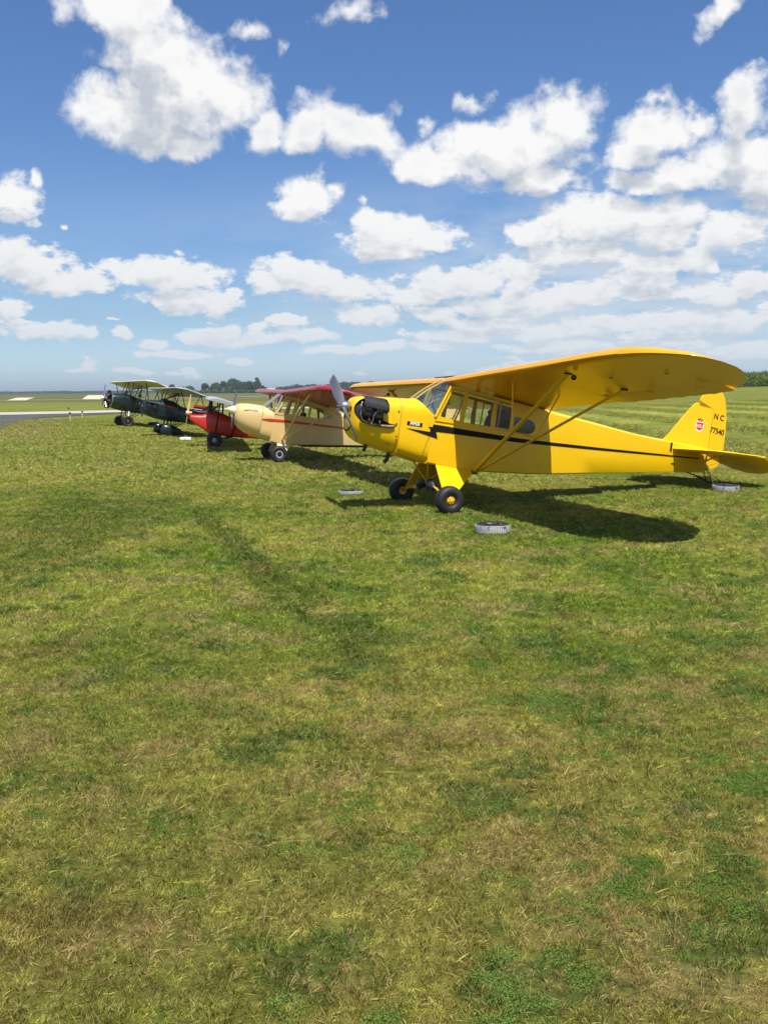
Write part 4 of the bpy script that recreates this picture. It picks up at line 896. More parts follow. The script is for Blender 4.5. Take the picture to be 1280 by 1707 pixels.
for sgn in (-1, 1):
    for k in range(2):
        c = MB(); prof = []
        for q_ in range(6): y0 = .26 + q_ * .03; prof += [(.10, y0), (.10, y0 + .014), (.08, y0 + .016), (.08, y0 + .028)]
        c.lathe([(.001, .25)] + prof + [(.09, .45), (.001, .46)], (-.92 + .25 * k, 0, 1.03), (0, sgn, 0), 16); bb(c, 'cylinder', 'engine', tl)
    bb(MB().box((-.80, sgn * .36, 1.17), (.5, .2, .03)), 'engine_baffle', 'baffle', tl)
    bb(MB().loft([[(x, sgn * (.335 + d), z) for x, z in [(-.42, 1.17), (-.1, 1.20), (.25, 1.14), (-.1, 1.08)]] for d in (.012, .022)]), 'rust_arrow_marking', 'rust', tl)
    bb(MB().tube([(-.08, sgn * .28, .58), (-.02, sgn * .66, .28)], .028, 8, .6).tube([(.06, sgn * .28, .58), (.02, sgn * .66, .28)], .022, 8, .6).tube([(.55, sgn * .28, .62), (.10, sgn * .66, .30)], .024, 8, .6).tube([(.42, sgn * .28, .62), (.02, sgn * .66, .30)], .02, 8, .6), 'gear_strut', 'bgreen', tl)
    sp_ = [(-.36, .02, .20), (-.30, .09, .24), (-.15, .13, .28), (0, .14, .29), (.15, .12, .26), (.32, .08, .18), (.46, .02, .10)]
    sp = bb(MB().loft([[(x, sgn * .78 + w * math.cos(a) , .23 + h * .72 * math.sin(a)) for a in [2 * math.pi * k / 16 for k in range(16)]] for x, w, h in sp_]), 'wheel_spat', 'teal', tl, smooth=60)
    bb(MB().lathe([(.001, -.06), (.14, -.06), (.18, -.03), (.18, .03), (.14, .06), (.001, .06)], (0, sgn * .78, .17), (0, 1, 0), 24), 'main_wheel', 'rubber', tl)
pt_ = blade(MB(), (-1.16, 0, 1.0), R(60), .85, .12, 1, .07); blade(pt_, (-1.16, 0, 1.0), R(240), .85, .12, 1, .07); bb(pt_, 'propeller', 'black', tl)
TX0, TX1 = -.52, .42
for sgn in (-1, 1):
    ysw = [sgn * v for v in list(np.linspace(0, 3.0, 16)) + [3.15, 3.25, 3.3]]
    rl = lambda y, X0: X0 + .35 * max(0, (abs(y) - 2.8) / .5) ** 2
    bb(wing_mb(ysw, lambda y: rl(y, TX0), lambda y: TX1 + .0 - .3 * max(0, (abs(y) - 2.8) / .5) ** 2 + .35, lambda y: 1.80 + .004 * abs(y), lambda y: 1.71, .09), 'upper_wing', 'grey', tl)
    ysl = [sgn * v for v in list(np.linspace(.2, 2.9, 14)) + [3.05, 3.15]]
    bb(wing_mb(ysl, lambda y: rl(y, .1), lambda y: 1.35, lambda y: .66 + .05 * (abs(y) - .2), lambda y: .62 + .05 * (abs(y) - .2), .09), 'lower_wing', 'teal', tl)
    s1 = MB(); n_strut(s1, .22, 1.0, sgn * 2.4, lambda x: .80 - .02 * x, lambda x: 1.78 - .08 * x, -.42); bb(s1, 'interplane_strut', 'black', tl)
    s2 = MB(); n_strut(s2, -.35, .15, sgn * .30, lambda x: 1.33, lambda x: 1.78 - .08 * x, .05); s2.tube([(-.5, sgn * .28, 1.30), (.35, sgn * .34, 1.75)], .012, 6); bb(s2, 'cabane_strut', 'black', tl)
    w2 = MB().tube([(.2, sgn * .3, .68), (-.2, sgn * 2.4, 1.80)], .005, 4).tube([(-.2, sgn * .4, 1.78), (.25, sgn * 2.4, .78)], .005, 4).tube([(.9, sgn * .3, .68), (.5, sgn * 2.4, 1.74)], .005, 4); bb(w2, 'flying_wire', 'steel', tl)
    rings = [[(3.3 + .2 * y, sgn * y, 1.14), (3.5, sgn * y, 1.16), (4.2 - .15 * y, sgn * y, 1.14), (3.5, sgn * y, 1.12)] for y in (.05, .5, .9, 1.1)]; bb(MB().loft(rings), 'tailplane', 'teal', tl)
vs, fs = plate([(3.4, 1.15), (3.7, 1.55), (3.95, 1.75), (4.2, 1.75), (4.4, 1.5), (4.42, 1.1), (4.2, 1.0)], (), .03); bb(MB().add(vs, fs), 'fin_and_rudder', 'teal', tl)
bb(MB().loft([[(.42, -.2, 1.24), (.42, .2, 1.24), (.5, .16, 1.40), (.5, -.16, 1.40)], [(.425, -.2, 1.24), (.425, .2, 1.24), (.505, .16, 1.40), (.505, -.16, 1.40)]]), 'windscreen', 'glass', tl)

ra_ = root_of('biplane', 'dark green biplane with a bare round engine and cream upper wing, beyond the teal one', (-13.39, 49.16, tz(-13.4, 49.2)), 28, 12)
gs = [(-.82, .38, .82, 1.56), (-.70, .40, .79, 1.60), (-.4, .41, .76, 1.64), (-.12, .41, .76, 1.68)]
bb(MB().loft([ell(x, w, zb, zt, 28, 2.3, 2.6) for x, w, zb, zt in gs]), 'metal_cowl', 'green', ra_, smooth=40)
bb(MB().loft([ell(-.84 + d, .385, .815, 1.57, 28, 2.2, 2.4) for d in (0, .05)], False, False), 'polished_ring', 'steel', ra_)
g2 = [(-.12, .405, .765, 1.675), (.2, .41, .77, 1.62), (.5, .41, .79, 1.56), (.9, .40, .82, 1.52), (1.3, .38, .86, 1.50), (2.0, .32, .93, 1.46), (3.2, .20, 1.05, 1.38), (4.6, .05, 1.18, 1.30)]
bb(MB().loft([ell(x, w, zb, zt, 28, 2.8, 4) for x, w, zb, zt in g2]), 'fuselage', 'bgreen', ra_, smooth=40)
bb(MB().lathe([(.001, -.26), (.08, -.25), (.14, -.16), (.17, -.05), (.19, .1), (.19, .2)], (-.96, 0, 1.20), (1, 0, 0), 20), 'crankcase', 'engine', ra_)
for k in range(7):
    a = 2 * math.pi * k / 7; d = Vector((0, math.sin(a), math.cos(a))); prof = [(.001, .16)]
    for q_ in range(6): y0 = .17 + q_ * .045; prof += [(.098, y0), (.098, y0 + .02), (.078, y0 + .024), (.078, y0 + .042)]
    prof += [(.085, .45), (.05, .48), (.001, .48)]
    cyl = MB().lathe(prof, (-.96, 0, 1.20), d, 14); ce = bb(cyl, 'cylinder', 'engine', ra_)
    t_ = Vector((0, math.cos(a), -math.sin(a))); c0 = Vector((-.96, 0, 1.20))
    bb(MB().tube([c0 + d * .17 + Vector((-.12, 0, 0)), c0 + d * .46 + Vector((-.09, 0, 0)) + t_ * .04], .012, 6), 'pushrod_tube', 'steel', ce)
pg = blade(MB(), (-1.20, 0, 1.20), R(3), .72, .13, -1, .08); blade(pg, (-1.20, 0, 1.20), R(183), .42, .11, -1, .08)
pg.lathe([(.001, -.12), (.06, -.11), (.09, -.05), (.09, .03)], (-1.20, 0, 1.20), (1, 0, 0), 16); bb(pg, 'propeller', 'steel', ra_)
for sgn in (-1, 1):
    ysw = [sgn * v for v in list(np.linspace(0, 4.1, 20)) + [4.3, 4.42, 4.5]]
    rl = lambda y: .45 * max(0, (abs(y) - 3.9) / .6) ** 2
    bb(wing_mb(ysw, lambda y: -.25 + rl(y), lambda y: 1.10 - rl(y), lambda y: 2.27 + (.0 if y < 0 else .0), lambda y: 2.16, .085), 'upper_wing', 'beige', ra_)
    bb(wing_mb([sgn * v for v in list(np.linspace(.25, 3.7, 16)) + [3.9, 4.0]], lambda y: .25 + rl(y), lambda y: 1.45, lambda y: .87 + .05 * (abs(y) - .2), lambda y: .80 + .05 * (abs(y) - .2), .09), 'lower_wing', 'bgreen', ra_)
    s1 = MB(); n_strut(s1, .42, 1.15, sgn * 3.2, lambda x: 1.02 - .05 * x, lambda x: 2.25 - .08 * x, -.42, .02); bb(s1, 'interplane_strut', 'black', ra_)
    s2 = MB(); n_strut(s2, -.25, .45, sgn * .35, lambda x: 1.62, lambda x: 2.25 - .08 * x, .12, .018); n_strut(s2, .0, .75, sgn * .62, lambda x: 1.5, lambda x: 2.24 - .08 * x, .05, .015); bb(s2, 'cabane_strut', 'black', ra_)
    bb(MB().tube([(.3, sgn * .4, .85), (-.05, sgn * 3.2, 2.25)], .006, 4).tube([(0, sgn * .5, 2.22), (.45, sgn * 3.2, 1.0)], .006, 4).tube([(1.1, sgn * .4, .85), (.7, sgn * 3.2, 2.2)], .006, 4), 'flying_wire', 'steel', ra_)
    bb(MB().tube([(-.10, sgn * .30, .78), (-.02, sgn * .78, .30)], .028, 8, .6).tube([(.65, sgn * .34, .80), (.05, sgn * .78, .30)], .026, 8, .6).tube([(.45, sgn * .30, .78), (.0, sgn * .78, .28)], .02, 8, .6), 'gear_strut', 'bgreen', ra_)
    bb(MB().tube([(.10, sgn * .36, .78), (.02, sgn * .80, .34)], [.03, .035], 8), 'oleo_strut', 'white', ra_)
    wh = make_wheel(ra_, (0, sgn * .90, .27), .285, .20, .14, M['engine'], Z3, sgn, treads=3); wh.name = 'main_wheel'
    bb(MB().lathe([(.001, .105), (.03, .103), (.035, .09)], (0, sgn * .90, .27), (0, sgn, 0), 12), 'hub_cap', 'steel', wh)
    rings = [[(3.6 + .2 * y, sgn * y, 1.34), (3.8, sgn * y, 1.36), (4.7 - .15 * y, sgn * y, 1.33), (3.8, sgn * y, 1.32)] for y in (.05, .6, 1.1, 1.4)]; bb(MB().loft(rings), 'tailplane', 'beige', ra_)
    bb(MB().box((.55, sgn * .41, 1.30), (.10, .03, .08)), 'step_plate', 'steel', ra_)
vs, fs = plate([(3.8, 1.36), (4.1, 1.8), (4.35, 1.98), (4.6, 1.95), (4.85, 1.6), (4.85, 1.3), (4.6, 1.15)], (), .03); bb(MB().add(vs, fs), 'fin_and_rudder', 'bgreen', ra_)
for x in (.18, .75): bb(MB().loft([[(x, -.22, 1.58), (x, .22, 1.58), (x + .08, .18, 1.74), (x + .08, -.18, 1.74)], [(x + .006, -.22, 1.58), (x + .006, .22, 1.58), (x + .086, .18, 1.74), (x + .086, -.18, 1.74)]]), 'windscreen', 'glass', ra_)
bb(MB().loft([ell(x, .12, 1.60, 1.78, 12) for x in (.52, .6, .66)]), 'headrest', 'maroon', ra_)

# ================================================================== tie-down tyres and small things
def tie_tyre(label, x, y, rad, width, tilt, az, chalk, ropes=True):
    z = tz(x, y) - .012; e = empty('tie_down_weight', label, 'tyre weight', Matrix.Translation((x, y, z)) @ Matrix.Rotation(R(az), 4, 'Z') @ Matrix.Rotation(R(tilt), 4, 'X'), 'painted tie-down tyres lying in the grass')
    w = width / 2; prof = []
    for k in range(25):
        a = 2 * math.pi * k / 24; prof.append((rad * .80 + rad * .20 * math.copysign(abs(math.cos(a)) ** .7, math.cos(a)), w + w * math.copysign(abs(math.sin(a)) ** .7, math.sin(a))))
    t = MB().lathe(prof, (0, 0, .0), (0, 0, 1), 44); body = t.build('tyre_body', M['tyrewhite'] if chalk else M['rubber'], e)
    tr = MB()
    for k in range(44):
        a = 2 * math.pi * k / 44; c, s = math.cos(a), math.sin(a)
        tr.box(((rad + .004) * c, (rad + .004) * s, w), (.014, .018, width * .62), Matrix.Rotation(a, 3, 'Z'))
    tr.build('tread', M['tyrewhite' if chalk else 'rubber'], body, bevel=0)['kind'] = 'stuff'
    MB().lathe([(rad * .58, width * .93), (rad * .66, width * 1.015), (rad * .80, width * 1.03), (rad * .93, width * .97), (rad * .985, width * .80), (rad * .97, width * .78), (rad * .9, width * .92), (rad * .6, width * .9)], (0, 0, 0), (0, 0, 1), 44).build('sidewall', M['rubber'], e)
    MB().lathe([(.001, width * .62), (rad * .20, width * .60), (rad * .50, width * .70), (rad * .56, width * .80), (rad * .60, width * .93), (rad * .63, width * .90), (rad * .60, width * .3), (.001, width * .3)], (0, 0, 0), (0, 0, 1), 32).build('concrete_fill', M['tyrewhite'], e)
    if ropes:
        r_ = random.Random(int(x * 10)); pts = []
        for k in range(14): a = k * .75; rr = rad * (.15 + .035 * k); pts.append((rr * math.cos(a), rr * .7 * math.sin(a), width * (.86 + .10 * math.sin(k * 1.7))))
        MB().tube(pts, .011, 6).build('coiled_rope', M['rubber'] if chalk else M['tyrewhite'], e)
    return e
tie_tyre('whitewashed tyre with a black sidewall lying in sunlit grass in front of the yellow aircraft', 1.315, 11.42, .205, .12, 0, 20, True)
tie_tyre('low grey tyre lying flat in the grass beside the nose of the yellow aircraft', -.56, 16.05, .20, .075, 0, 50, True)
tie_tyre('white tyre lying under the tail of the yellow aircraft, at the tail wheel', 5.30, 14.70, .19, .11, 5, 10, True, False)
for (x, y, lab) in [(-7.15, 34.5, 'low white block lying on the grass between the red aircraft and the teal biplane')]:
    e = empty('tie_down_block', lab, 'block', Matrix.Translation((x, y, tz(x, y))) @ Matrix.Rotation(R(10), 4, 'Z')); MB().box((0, 0, .05), (.40, .22, .10)).build('concrete_slab', M['white'], e, bevel=.012)
    MB().tube([(-.05, 0, .10), (-.03, 0, .15), (.03, 0, .15), (.05, 0, .10)], .01, 6).build('steel_loop', M['steel'], e)
tie_tyre('black tyre lying in shade behind the wheels of the radial-engined biplane', -12.1, 50.4, .28, .17, 0, 0, False, False)
# rope from the yellow aircraft's tail to its tyre
rp = MB().tube([(5.20, 14.90, .36), (5.28, 14.82, .26), (5.36, 14.74, .20)], .008, 6).build('tie_down_rope', M['rubber'])
tag(rp, 'dark rope tied between the yellow aircraft tail and the white tyre below it', 'rope')
# taxiway marker posts
for (x, y, h, lab) in [(-19.4, 59.3, .52, 'nearest yellowish marker post with a dark cap beside the asphalt'), (-20.8, 66.2, .48, 'right-hand marker post with a dark cap, nearest the radial-engined biplane'), (-25.4, 77.4, .55, 'farthest marker post with a dark cap on the far side of the asphalt')]:
    e = empty('marker_post', lab, 'post', Matrix.Translation((x, y, tz(x, y))), 'marker posts along the taxiway')
    MB().tube([(0, 0, 0), (0, 0, h * .78)], .026, 8).build('pole', M['postwhite'], e); MB().lathe([(.035, h * .76), (.06, h * .78), (.07, h * .9), (.045, h), (.001, h * 1.02)], (0, 0, 0), (0, 0, 1), 12).build('cap_light', M['teal'], e)

# ================================================================== trees, corn, far farm
def leaf_mat(name, c0, c1):
    m, t, out = mat_base(name)
    P = t.node('ShaderNodeNewGeometry').outputs['Position']; n = t.noise(P, .55, 4, .6)
    at = t.node('ShaderNodeAttribute', attribute_name='tint').outputs['Fac']
    k = t.m('ADD', t.m('MULTIPLY', t.ss(n, .35, .65), .5), t.m('MULTIPLY', at, .5))
    c = t.mix(k, c0, c1); d = t.node('ShaderNodeBsdfDiffuse', {0: c}); tr = t.node('ShaderNodeBsdfTranslucent', {0: c})
    mx = t.node('ShaderNodeMixShader', {0: .28, 1: d.outputs[0], 2: tr.outputs[0]}); t.l.new(mx.outputs[0], out.inputs[0]); return m
LEAF = [leaf_mat('leaf_mid', (.045, .085, .028), (.120, .18, .055)), leaf_mat('leaf_dark', (.028, .055, .024), (.080, .125, .046)), leaf_mat('leaf_far', (.035, .060, .036), (.070, .105, .058))]
bark = paint('bark', (.07, .055, .04), .9)
def leaf_quads(cent, size, rng, flat=.0):
    n = len(cent); d1 = rng.normal(size=(n, 3)); d1 /= np.linalg.norm(d1, axis=1)[:, None]; d2 = rng.normal(size=(n, 3)); d2 -= (d1 * d2).sum(1)[:, None] * d1; d2 /= np.linalg.norm(d2, axis=1)[:, None]
    s = size * rng.uniform(.6, 1.3, (n, 1)); V = np.stack([cent + d1 * s, cent + d2 * s * .7, cent - d1 * s, cent - d2 * s * .7], 1).reshape(-1, 3); return V
def mesh_np(name, V, nf, k, mat, tint=None):
    me = bpy.data.meshes.new(name); me.vertices.add(len(V)); me.vertices.foreach_set('co', V.astype(np.float32).ravel())
    me.loops.add(nf * k); me.loops.foreach_set('vertex_index', np.arange(nf * k, dtype=np.int32)); me.polygons.add(nf)
    me.polygons.foreach_set('loop_start', np.arange(0, nf * k, k, dtype=np.int32))
    if tint is not None:
        a = me.attributes.new('tint', 'FLOAT', 'POINT'); a.data.foreach_set('value', tint.astype(np.float32))
    me.update(calc_edges=True); me.validate()
    if mat: me.materials.append(mat)
    return me
def crown_pts(rng, h, r, base, nclump, per, shape):
    cs = []
    for i in range(nclump):
        f = rng.uniform(0, 1); zz = base + (h - base) * f
        if shape == 'round': rr = r * math.sqrt(max(.05, 1 - (2 * f - 1) ** 2 * .85)) * (1.05 - .25 * f)
        elif shape == 'cone': rr = r * (1.05 - f) ** .7
        else: rr = r * (.75 + .25 * math.sin(f * 3.1)) * (1 if f < .85 else .6)
        a = rng.uniform(0, 6.283); q_ = rr * math.sqrt(rng.uniform(.15, 1)); c = np.array([q_ * math.cos(a), q_ * math.sin(a), zz])
        cr = r * rng.uniform(.20, .38); p_ = rng.normal(size=(per, 3)); p_ /= np.linalg.norm(p_, axis=1)[:, None]; p_ *= cr * rng.uniform(.55, 1.05, (per, 1)); p_[:, 2] *= .8
        cs.append(c + p_)
    return np.concatenate(cs)
def make_tree(name, label, x, y, h, r, seed, shape='round', mat=0, base=.18, nclump=60, per=70, group='trees beyond the airfield'):
    rng = np.random.default_rng(seed); z = tz(x, y); e = empty(name, label, 'tree', Matrix.Translation((x, y, z)), group)
    C = crown_pts(rng, h, r, h * base, nclump, per, shape); V = leaf_quads(C, r * .10, rng); t = np.repeat(rng.uniform(0, 1, len(C)), 4)
    me = mesh_np('crown', V, len(C), 4, LEAF[mat], t); o = bpy.data.objects.new('crown', me); COL.objects.link(o); o.parent = e
    tb = MB().tube([(0, 0, -.3), (.1, 0, h * .25), (-.05, .1, h * .55), (0, 0, h * .8)], [r * .10, r * .075, r * .05, r * .02], 7)
    for k in range(4): a = k * 1.7 + seed; tb.tube([(0, 0, h * (.25 + .08 * k)), (r * .5 * math.cos(a), r * .5 * math.sin(a), h * (.45 + .09 * k))], [r * .04, r * .015], 5)
    tb.build('trunk', bark, e); return e
def at_px(u, d): return (u - 640) / FPX * d
D_T = 820
tl_list = [ # px x, half width px, height px, shape, mat, label
 (276, 4, 11, 'col', 1, 'small lone dark tree, leftmost on the horizon above the cream biplane wing'), (291, 5, 11, 'round', 1, 'round lone tree on the horizon between the small dark tree and the slim pair'),
 (303, 3, 8, 'col', 1, 'left slim tree of the close pair on the horizon'), (309.5, 3, 8, 'col', 1, 'right slim tree of the close pair on the horizon'),
 (320, 8, 7, 'round', 0, 'low spreading tree right of the slim pair'), (346, 6, 12, 'round', 1, 'small lone round tree just left of the big tree group'),
 (364, 8, 13, 'round', 0, 'leftmost tree of the big mid-field tree group'), (377, 9, 15, 'round', 0, 'tallest broad tree in the left half of the tree group'), (391, 11, 18, 'round', 0, 'broad pale green tree in the middle of the tree group'),
 (407, 9, 15, 'round', 1, 'darker tree right of the broad pale green tree'), (419, 8, 14, 'round', 1, 'dark tree left of the pointed tall tree'), (432, 7, 21, 'cone', 1, 'tall dark pointed tree at the right end of the tree group'), (441, 4, 9, 'round', 1, 'small dark tree at the foot of the pointed tall tree')]
for i, (u, w_, h_, shp, mt, lab) in enumerate(tl_list):
    d = D_T + (i * 37) % 60; make_tree('tree', lab, at_px(u, d), d, (h_ + 3) / FPX * d, w_ / FPX * d * 1.25, 100 + i, shp, mt, base=.0 if shp != 'col' else .08)
# low hedge line between the trees and a far wood, seen as one mass
rng = np.random.default_rng(5)
def mass(name, u0, u1, d, hfun, n, size, mat, label, depth=30):
    us = rng.uniform(u0, u1, n); hs = np.array([hfun(u) for u in us]); C = np.stack([at_px(us, d), d + rng.uniform(0, depth, n), np.zeros(n)], 1); C[:, 0] *= C[:, 1] / d
    C[:, 2] = terr(C[:, 0], C[:, 1]) + hs / FPX * d * rng.uniform(0, 1, n) ** .6; V = leaf_quads(C, size, rng)
    # clump the outline
    me = mesh_np(name, V, n, 4, mat, np.repeat(rng.uniform(0, 1, n), 4)); o = bpy.data.objects.new(name, me); COL.objects.link(o); return tag(o, label, kind='stuff')
def hw_far(u): return 7.0 + 3.2 * mnoise.noise(Vector((u * .06, 0, 0))) + 1.8 * mnoise.noise(Vector((u * .23, 5, 0))) + 8.5 * math.exp(-((u - 610) / 75) ** 2) + 3.5 * math.exp(-((u - 505) / 22) ** 2)
def hw_far2(u): return 8.5 + 2.6 * mnoise.noise(Vector((u * .09, 2, 0))) + 3.0 * abs(mnoise.noise(Vector((u * .3, 9, 0))))
mass('far_wood', 442, 668, 1200, hw_far, 16000, 1.35, LEAF[2], 'blue-green far wood running along the horizon behind the cream aircraft', 60)
mass('far_wood', 662, 1300, 1300, hw_far2, 20000, 1.4, LEAF[2], 'thin far tree line on the horizon above the yellow aircraft far wing', 60)
mass('hedgerow', 312, 452, 780, lambda u: 4.2 + 2.5 * mnoise.noise(Vector((u * .12, 3, 0))), 7000, .8, LEAF[0], 'low green hedge along the foot of the tree group', 25)
mass('far_tree_line', -900, 330, 1900, lambda u: 2.2 + 1.2 * mnoise.noise(Vector((u * .04, 3, 0))), 26000, 2.2, LEAF[2], 'thin dark line of trees along the left horizon', 80)
# white farm shed beyond the cream aircraft
d = 1000; x = at_px(455, d); e = empty('farm_shed', 'small white farm shed with a dark roof in front of the far wood', 'shed', Matrix.Translation((x, d, tz(x, d))) @ Matrix.Rotation(R(12), 4, 'Z'))
MB().box((0, 0, 1.7), (8, 5, 3.4)).build('wall', M['white'], e); MB().loft([[(-4.3, -2.9, 3.4), (-4.3, 2.9, 3.4), (-4.3, 0, 5.0)], [(4.3, -2.9, 3.4), (4.3, 2.9, 3.4), (4.3, 0, 5.0)]]).build('roof', M['grey'], e)
MB().box((-1.2, -2.53, 1.3), (2.2, .06, 2.6)).build('door', M['black'], e)
# maize field on the rise at the right
corn_l = leaf_mat('maize_leaf', (.045, .085, .014), (.24, .30, .085))
n = 36000; u = rng.uniform(0, 1, n); cx = 14 + 130 * u; dep = rng.uniform(0, 1, n) ** 1.6 * 14; cy = 150 + dep + .10 * (cx - 60)
hh = (2.35 + .25 * np.sin(cx * .5) + rng.normal(0, .12, n)) * rng.uniform(0.02, 1, n) ** .55
Cn = np.stack([cx, cy, terr(cx, cy) + hh], 1)
d1 = rng.normal(size=(n, 3)) * np.array([.8, .8, .55]); d1[:, 2] = np.abs(d1[:, 2]) * .9 + .15; d1 /= np.linalg.norm(d1, axis=1)[:, None]; sd = np.cross(d1, rng.normal(size=(n, 3))); sd /= np.linalg.norm(sd, axis=1)[:, None]
L = rng.uniform(.25, .55, (n, 1)); V = np.stack([Cn - d1 * L * .4 - sd * .05, Cn - d1 * L * .4 + sd * .05, Cn + d1 * L * .3 + sd * .055, Cn + d1 * L], 1).reshape(-1, 3)
o = bpy.data.objects.new('maize_field', mesh_np('maize_field', V, n, 4, corn_l, np.repeat(rng.uniform(0, 1, n), 4))); COL.objects.link(o)
tag(o, 'tall green maize standing along the rise at the right edge', kind='stuff')
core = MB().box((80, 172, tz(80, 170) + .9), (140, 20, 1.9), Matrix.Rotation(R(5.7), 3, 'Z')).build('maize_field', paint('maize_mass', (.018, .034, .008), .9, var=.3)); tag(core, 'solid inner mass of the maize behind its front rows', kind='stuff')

# ================================================================== GRASS
def grass_mat():
    m, t, out = mat_base('grass_blade')
    gn = t.n.new('ShaderNodeGroup'); gn.node_tree = LAWN
    tint = t.node('ShaderNodeAttribute', attribute_name='tint').outputs['Fac']; dr = t.node('ShaderNodeAttribute', attribute_name='dry').outputs['Fac']
    k = t.m('MULTIPLY_ADD', t.m('POWER', tint, 2.2), 2.1, .56); c = t.mix(1.0, gn.outputs[0], t.node('ShaderNodeCombineColor', {0: k, 1: k, 2: k}).outputs[0], 'MULTIPLY')
    c = t.mix(t.m('MULTIPLY', t.ss(tint, .45, .95), .55), c, (.44, .43, .19))
    is_dry = t.m('GREATER_THAN', t.m('MULTIPLY_ADD', gn.outputs[1], .48, .20), dr)
    straw_c = t.mix(tint, (.28, .19, .065), (.62, .49, .22)); c = t.mix(t.m('MULTIPLY', is_dry, .85), c, straw_c)
    d = t.node('ShaderNodeBsdfDiffuse', {0: c}); tr = t.node('ShaderNodeBsdfTranslucent', {0: c})
    mx = t.node('ShaderNodeMixShader', {0: .42, 1: d.outputs[0], 2: tr.outputs[0]}); t.l.new(mx.outputs[0], out.inputs[0]); return m
GM = grass_mat()
def blade_patch(name, size, n, hmin, hmax, w, seed, lean=.9):
    rng = np.random.default_rng(seed); nc = max(4, int(n / 14)); cc = rng.uniform(-size / 2, size / 2, (nc, 2)); ci = rng.integers(0, nc, n); cr_s = hmax * .42
    xy = cc[ci] + rng.normal(0, cr_s, (n, 2)) * rng.uniform(.4, 1.2, (nc, 1))[ci]; ang = rng.uniform(0, 6.283, n)
    h = rng.uniform(hmin, hmax, n) * rng.uniform(.45, 1.45, nc)[ci]; ctint = rng.uniform(0, 1, nc)[ci]; cdry = rng.uniform(0, 1, nc)[ci]; clean = rng.uniform(0, 6.283, nc)[ci]
    # a fifth are clippings lying almost flat
    flat = rng.uniform(0, 1, n) < .28
    ln = np.where(flat, rng.uniform(.4, 1.0, n) * (1 + 2.6 * rng.uniform(0, 1, n) ** 5), rng.uniform(.15, lean, n)) * h; hz = np.where(flat, h * .28, h)
    la = clean + rng.normal(0, .9, n); dx, dy = np.cos(la) * ln, np.sin(la) * ln; sx_, sy_ = np.cos(ang) * w / 2, np.sin(ang) * w / 2
    sx_ = np.where(flat, -np.sin(la) * w / 2, sx_); sy_ = np.where(flat, np.cos(la) * w / 2, sy_)
    z0 = np.where(flat, rng.uniform(0, hmin * .8, n), 0 * h)
    P0 = np.stack([xy[:, 0] - sx_, xy[:, 1] - sy_, z0 - .004], 1); P1 = np.stack([xy[:, 0] + sx_, xy[:, 1] + sy_, z0 - .004], 1)
    P2 = np.stack([xy[:, 0] + sx_ * .5 + dx * .45, xy[:, 1] + sy_ * .5 + dy * .45, z0 + hz * .60], 1); P3 = np.stack([xy[:, 0] + dx, xy[:, 1] + dy, z0 + hz], 1)
    V = np.stack([P0, P1, P2, P3], 1).reshape(-1, 3)
    me = mesh_np(name, V, n, 4, GM, np.repeat(ctint * .55 + .45 * rng.uniform(0, 1, n), 4)); a = me.attributes.new('dry', 'FLOAT', 'POINT'); a.data.foreach_set('value', np.repeat(cdry * .6 + .4 * rng.uniform(0, 1, n), 4).astype(np.float32)); return me
def instancer(name, label, meshes, pts, rots, idx, scl=None):
    me = bpy.data.meshes.new(name); me.from_pydata([tuple(p_) for p_ in pts], [], [])
    a = me.attributes.new('rot', 'FLOAT', 'POINT'); a.data.foreach_set('value', np.array(rots, np.float32)); a = me.attributes.new('idx', 'INT', 'POINT'); a.data.foreach_set('value', np.array(idx, np.int32))
    a = me.attributes.new('scl', 'FLOAT', 'POINT'); a.data.foreach_set('value', np.array(scl if scl is not None else np.ones(len(pts)), np.float32))
    ob = bpy.data.objects.new(name, me); COL.objects.link(ob); tag(ob, label, kind='stuff')
    ng = bpy.data.node_groups.new(name + '_nodes', 'GeometryNodeTree'); ng.interface.new_socket('Geometry', in_out='INPUT', socket_type='NodeSocketGeometry'); ng.interface.new_socket('Geometry', in_out='OUTPUT', socket_type='NodeSocketGeometry')
    N = ng.nodes; Lk = ng.links; gi = N.new('NodeGroupInput'); go = N.new('NodeGroupOutput')
    def attr(nm, ty='FLOAT'): q_ = N.new('GeometryNodeInputNamedAttribute'); q_.data_type = ty; q_.inputs[0].default_value = nm; return [o_ for o_ in q_.outputs if o_.enabled and o_.name == 'Attribute'][0]
    cur = None; js = N.new('GeometryNodeJoinGeometry')
    for k, mm in enumerate(meshes):
        src = bpy.data.objects.new(name + '_source', mm)                       # data holder, never linked to the scene
        oi = N.new('GeometryNodeObjectInfo'); oi.inputs['Object'].default_value = src
        ip = N.new('GeometryNodeInstanceOnPoints'); Lk.new(gi.outputs[0], ip.inputs['Points']); Lk.new(oi.outputs['Geometry'], ip.inputs['Instance'])
        cmp_ = N.new('FunctionNodeCompare'); cmp_.data_type = 'INT'; cmp_.operation = 'EQUAL'; Lk.new(attr('idx', 'INT'), [s for s in cmp_.inputs if s.enabled][0]); [s for s in cmp_.inputs if s.enabled][1].default_value = k
        Lk.new(cmp_.outputs[0], ip.inputs['Selection'])
        cx_ = N.new('ShaderNodeCombineXYZ'); Lk.new(attr('rot'), cx_.inputs[2]); Lk.new(cx_.outputs[0], ip.inputs['Rotation']); Lk.new(attr('scl'), ip.inputs['Scale']); Lk.new(ip.outputs[0], js.inputs[0])
    Lk.new(js.outputs[0], go.inputs[0]); md = ob.modifiers.new('scatter', 'NODES'); md.node_group = ng; return ob
HALF = 640 / FPX * 1.12
def tiles(y0, y1, s, extra=.8):
    out = []; y = y0
    while y < y1:
        w = (y + s) * HALF + extra; k = int(math.ceil(w / s))
        for i in range(-k, k + 1): out.append((i * s, y + s / 2))
        y += s
    return out
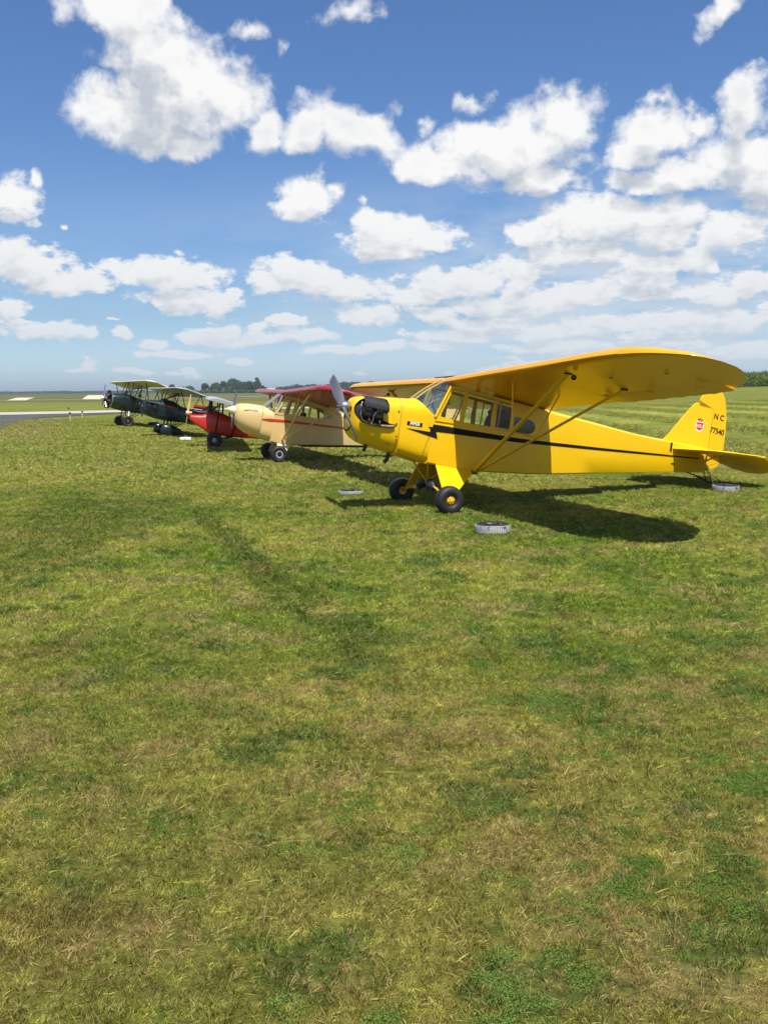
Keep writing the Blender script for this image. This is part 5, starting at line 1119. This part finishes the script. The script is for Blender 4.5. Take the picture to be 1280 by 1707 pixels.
rr = random.Random(3)
def lay(name, label, meshes, y0, y1, s, scl=None):
    T = tiles(y0, y1, s); pts = [(x, y, tz(x, y)) for x, y in T]
    return instancer(name, label, meshes, pts, [rr.choice([0, 1, 2, 3]) * math.pi / 2 for _ in T], [rr.randrange(len(meshes)) for _ in T], None)
lay('short_grass', 'short mown grass with dry clippings in the foreground', [blade_patch('grass_patch', .56, 9500, .008, .024, .0019, 11 + k) for k in range(4)], 1.5, 6.5, .5)
lay('short_grass', 'short mown grass in the middle distance before the parked row', [blade_patch('grass_patch', 1.1, 8000, .012, .034, .0042, 31 + k) for k in range(4)], 6.5, 17.5, 1.0)
lay('short_grass', 'short mown grass around and behind the parked row', [blade_patch('grass_patch', 3.2, 9000, .02, .055, .012, 51 + k, 1.2) for k in range(3)], 17.5, 62.5, 3.0)
# feathery weeds, in drifts
def weed_mesh(seed, r=.09, n=330):
    rng = np.random.default_rng(seed); a = rng.uniform(0, 6.283, n); q_ = r * np.sqrt(rng.uniform(0, 1, n)); C = np.stack([q_ * np.cos(a), q_ * np.sin(a), .012 + .035 * rng.uniform(0, 1, n) * (1 - (q_ / r) ** 2 * .6)], 1)
    d1 = rng.normal(size=(n, 3)); d1[:, 2] = np.abs(d1[:, 2]) * .5; d1 /= np.linalg.norm(d1, axis=1)[:, None]; sd = np.cross(d1, rng.normal(size=(n, 3))); sd /= np.linalg.norm(sd, axis=1)[:, None]; L = rng.uniform(.003, .009, (n, 1))
    V = np.stack([C - d1 * L, C + sd * L * .45, C + d1 * L, C - sd * L * .45], 1).reshape(-1, 3); return mesh_np('weed', V, n, 4, WM, np.repeat(rng.uniform(0, 1, n), 4))
WM = leaf_mat('weed_leaf', (.070, .140, .020), (.19, .30, .065))
pts, rots, idx, scl = [], [], [], []
for k in range(16000):
    y = 1.8 + 14 * rr.random() ** 1.4; x = rr.uniform(-1, 1) * (y * HALF + .5); v = .10 + .75 * mnoise.noise(Vector((x * 1.5 + 3, y * 1.5, 0))) + .75 * mnoise.noise(Vector((x * 5.1, y * 5.1, 4))) + .10 * min(1, max(-1, x))
    if v + .07 * x > .05 + .85 * rr.random() ** .7: pts.append((x, y, tz(x, y))); rots.append(rr.uniform(0, 6.28)); idx.append(rr.randrange(3)); scl.append(rr.uniform(.2, .62))
instancer('feathery_weeds', 'feathery bright green weeds growing in patches through the lawn', [weed_mesh(70 + k) for k in range(3)], pts, rots, idx, scl)
# a few taller pale tufts left by the mower
def tuft_mesh(seed, n=16):
    me = blade_patch('tuft', .06, n, .04, .11, .0026, seed, .6); return me
pts, rots, idx, scl = [], [], [], []
for k in range(260):
    y = 1.8 + 12 * rr.random() ** 1.3; x = rr.uniform(-1, 1) * (y * HALF + .3); pts.append((x, y, tz(x, y))); rots.append(rr.uniform(0, 6.28)); idx.append(rr.randrange(3)); scl.append(rr.uniform(.4, .95))
instancer('grass_tufts', 'scattered taller tufts of pale grass standing above the mown lawn', [tuft_mesh(90 + k) for k in range(3)], pts, rots, idx, scl)

# ================================================================== haze: the summer air over the plain
hz = MB().box((0, 7000, 9.0), (18400, 15200, 24)); hb = hz.build('haze', None)
hm = bpy.data.materials.new('haze_air'); hm.use_nodes = True; ht = NT(hm.node_tree); ht.n.clear(); ho = ht.n.new('ShaderNodeOutputMaterial')
pv = ht.node('ShaderNodeVolumePrincipled', {'Color': (.80, .88, .96), 'Density': .00020, 'Anisotropy': .3}); ht.l.new(pv.outputs[0], ho.inputs['Volume'])
hb.data.materials.append(hm); tag(hb, 'pale summer haze in the air over the plain', kind='stuff')
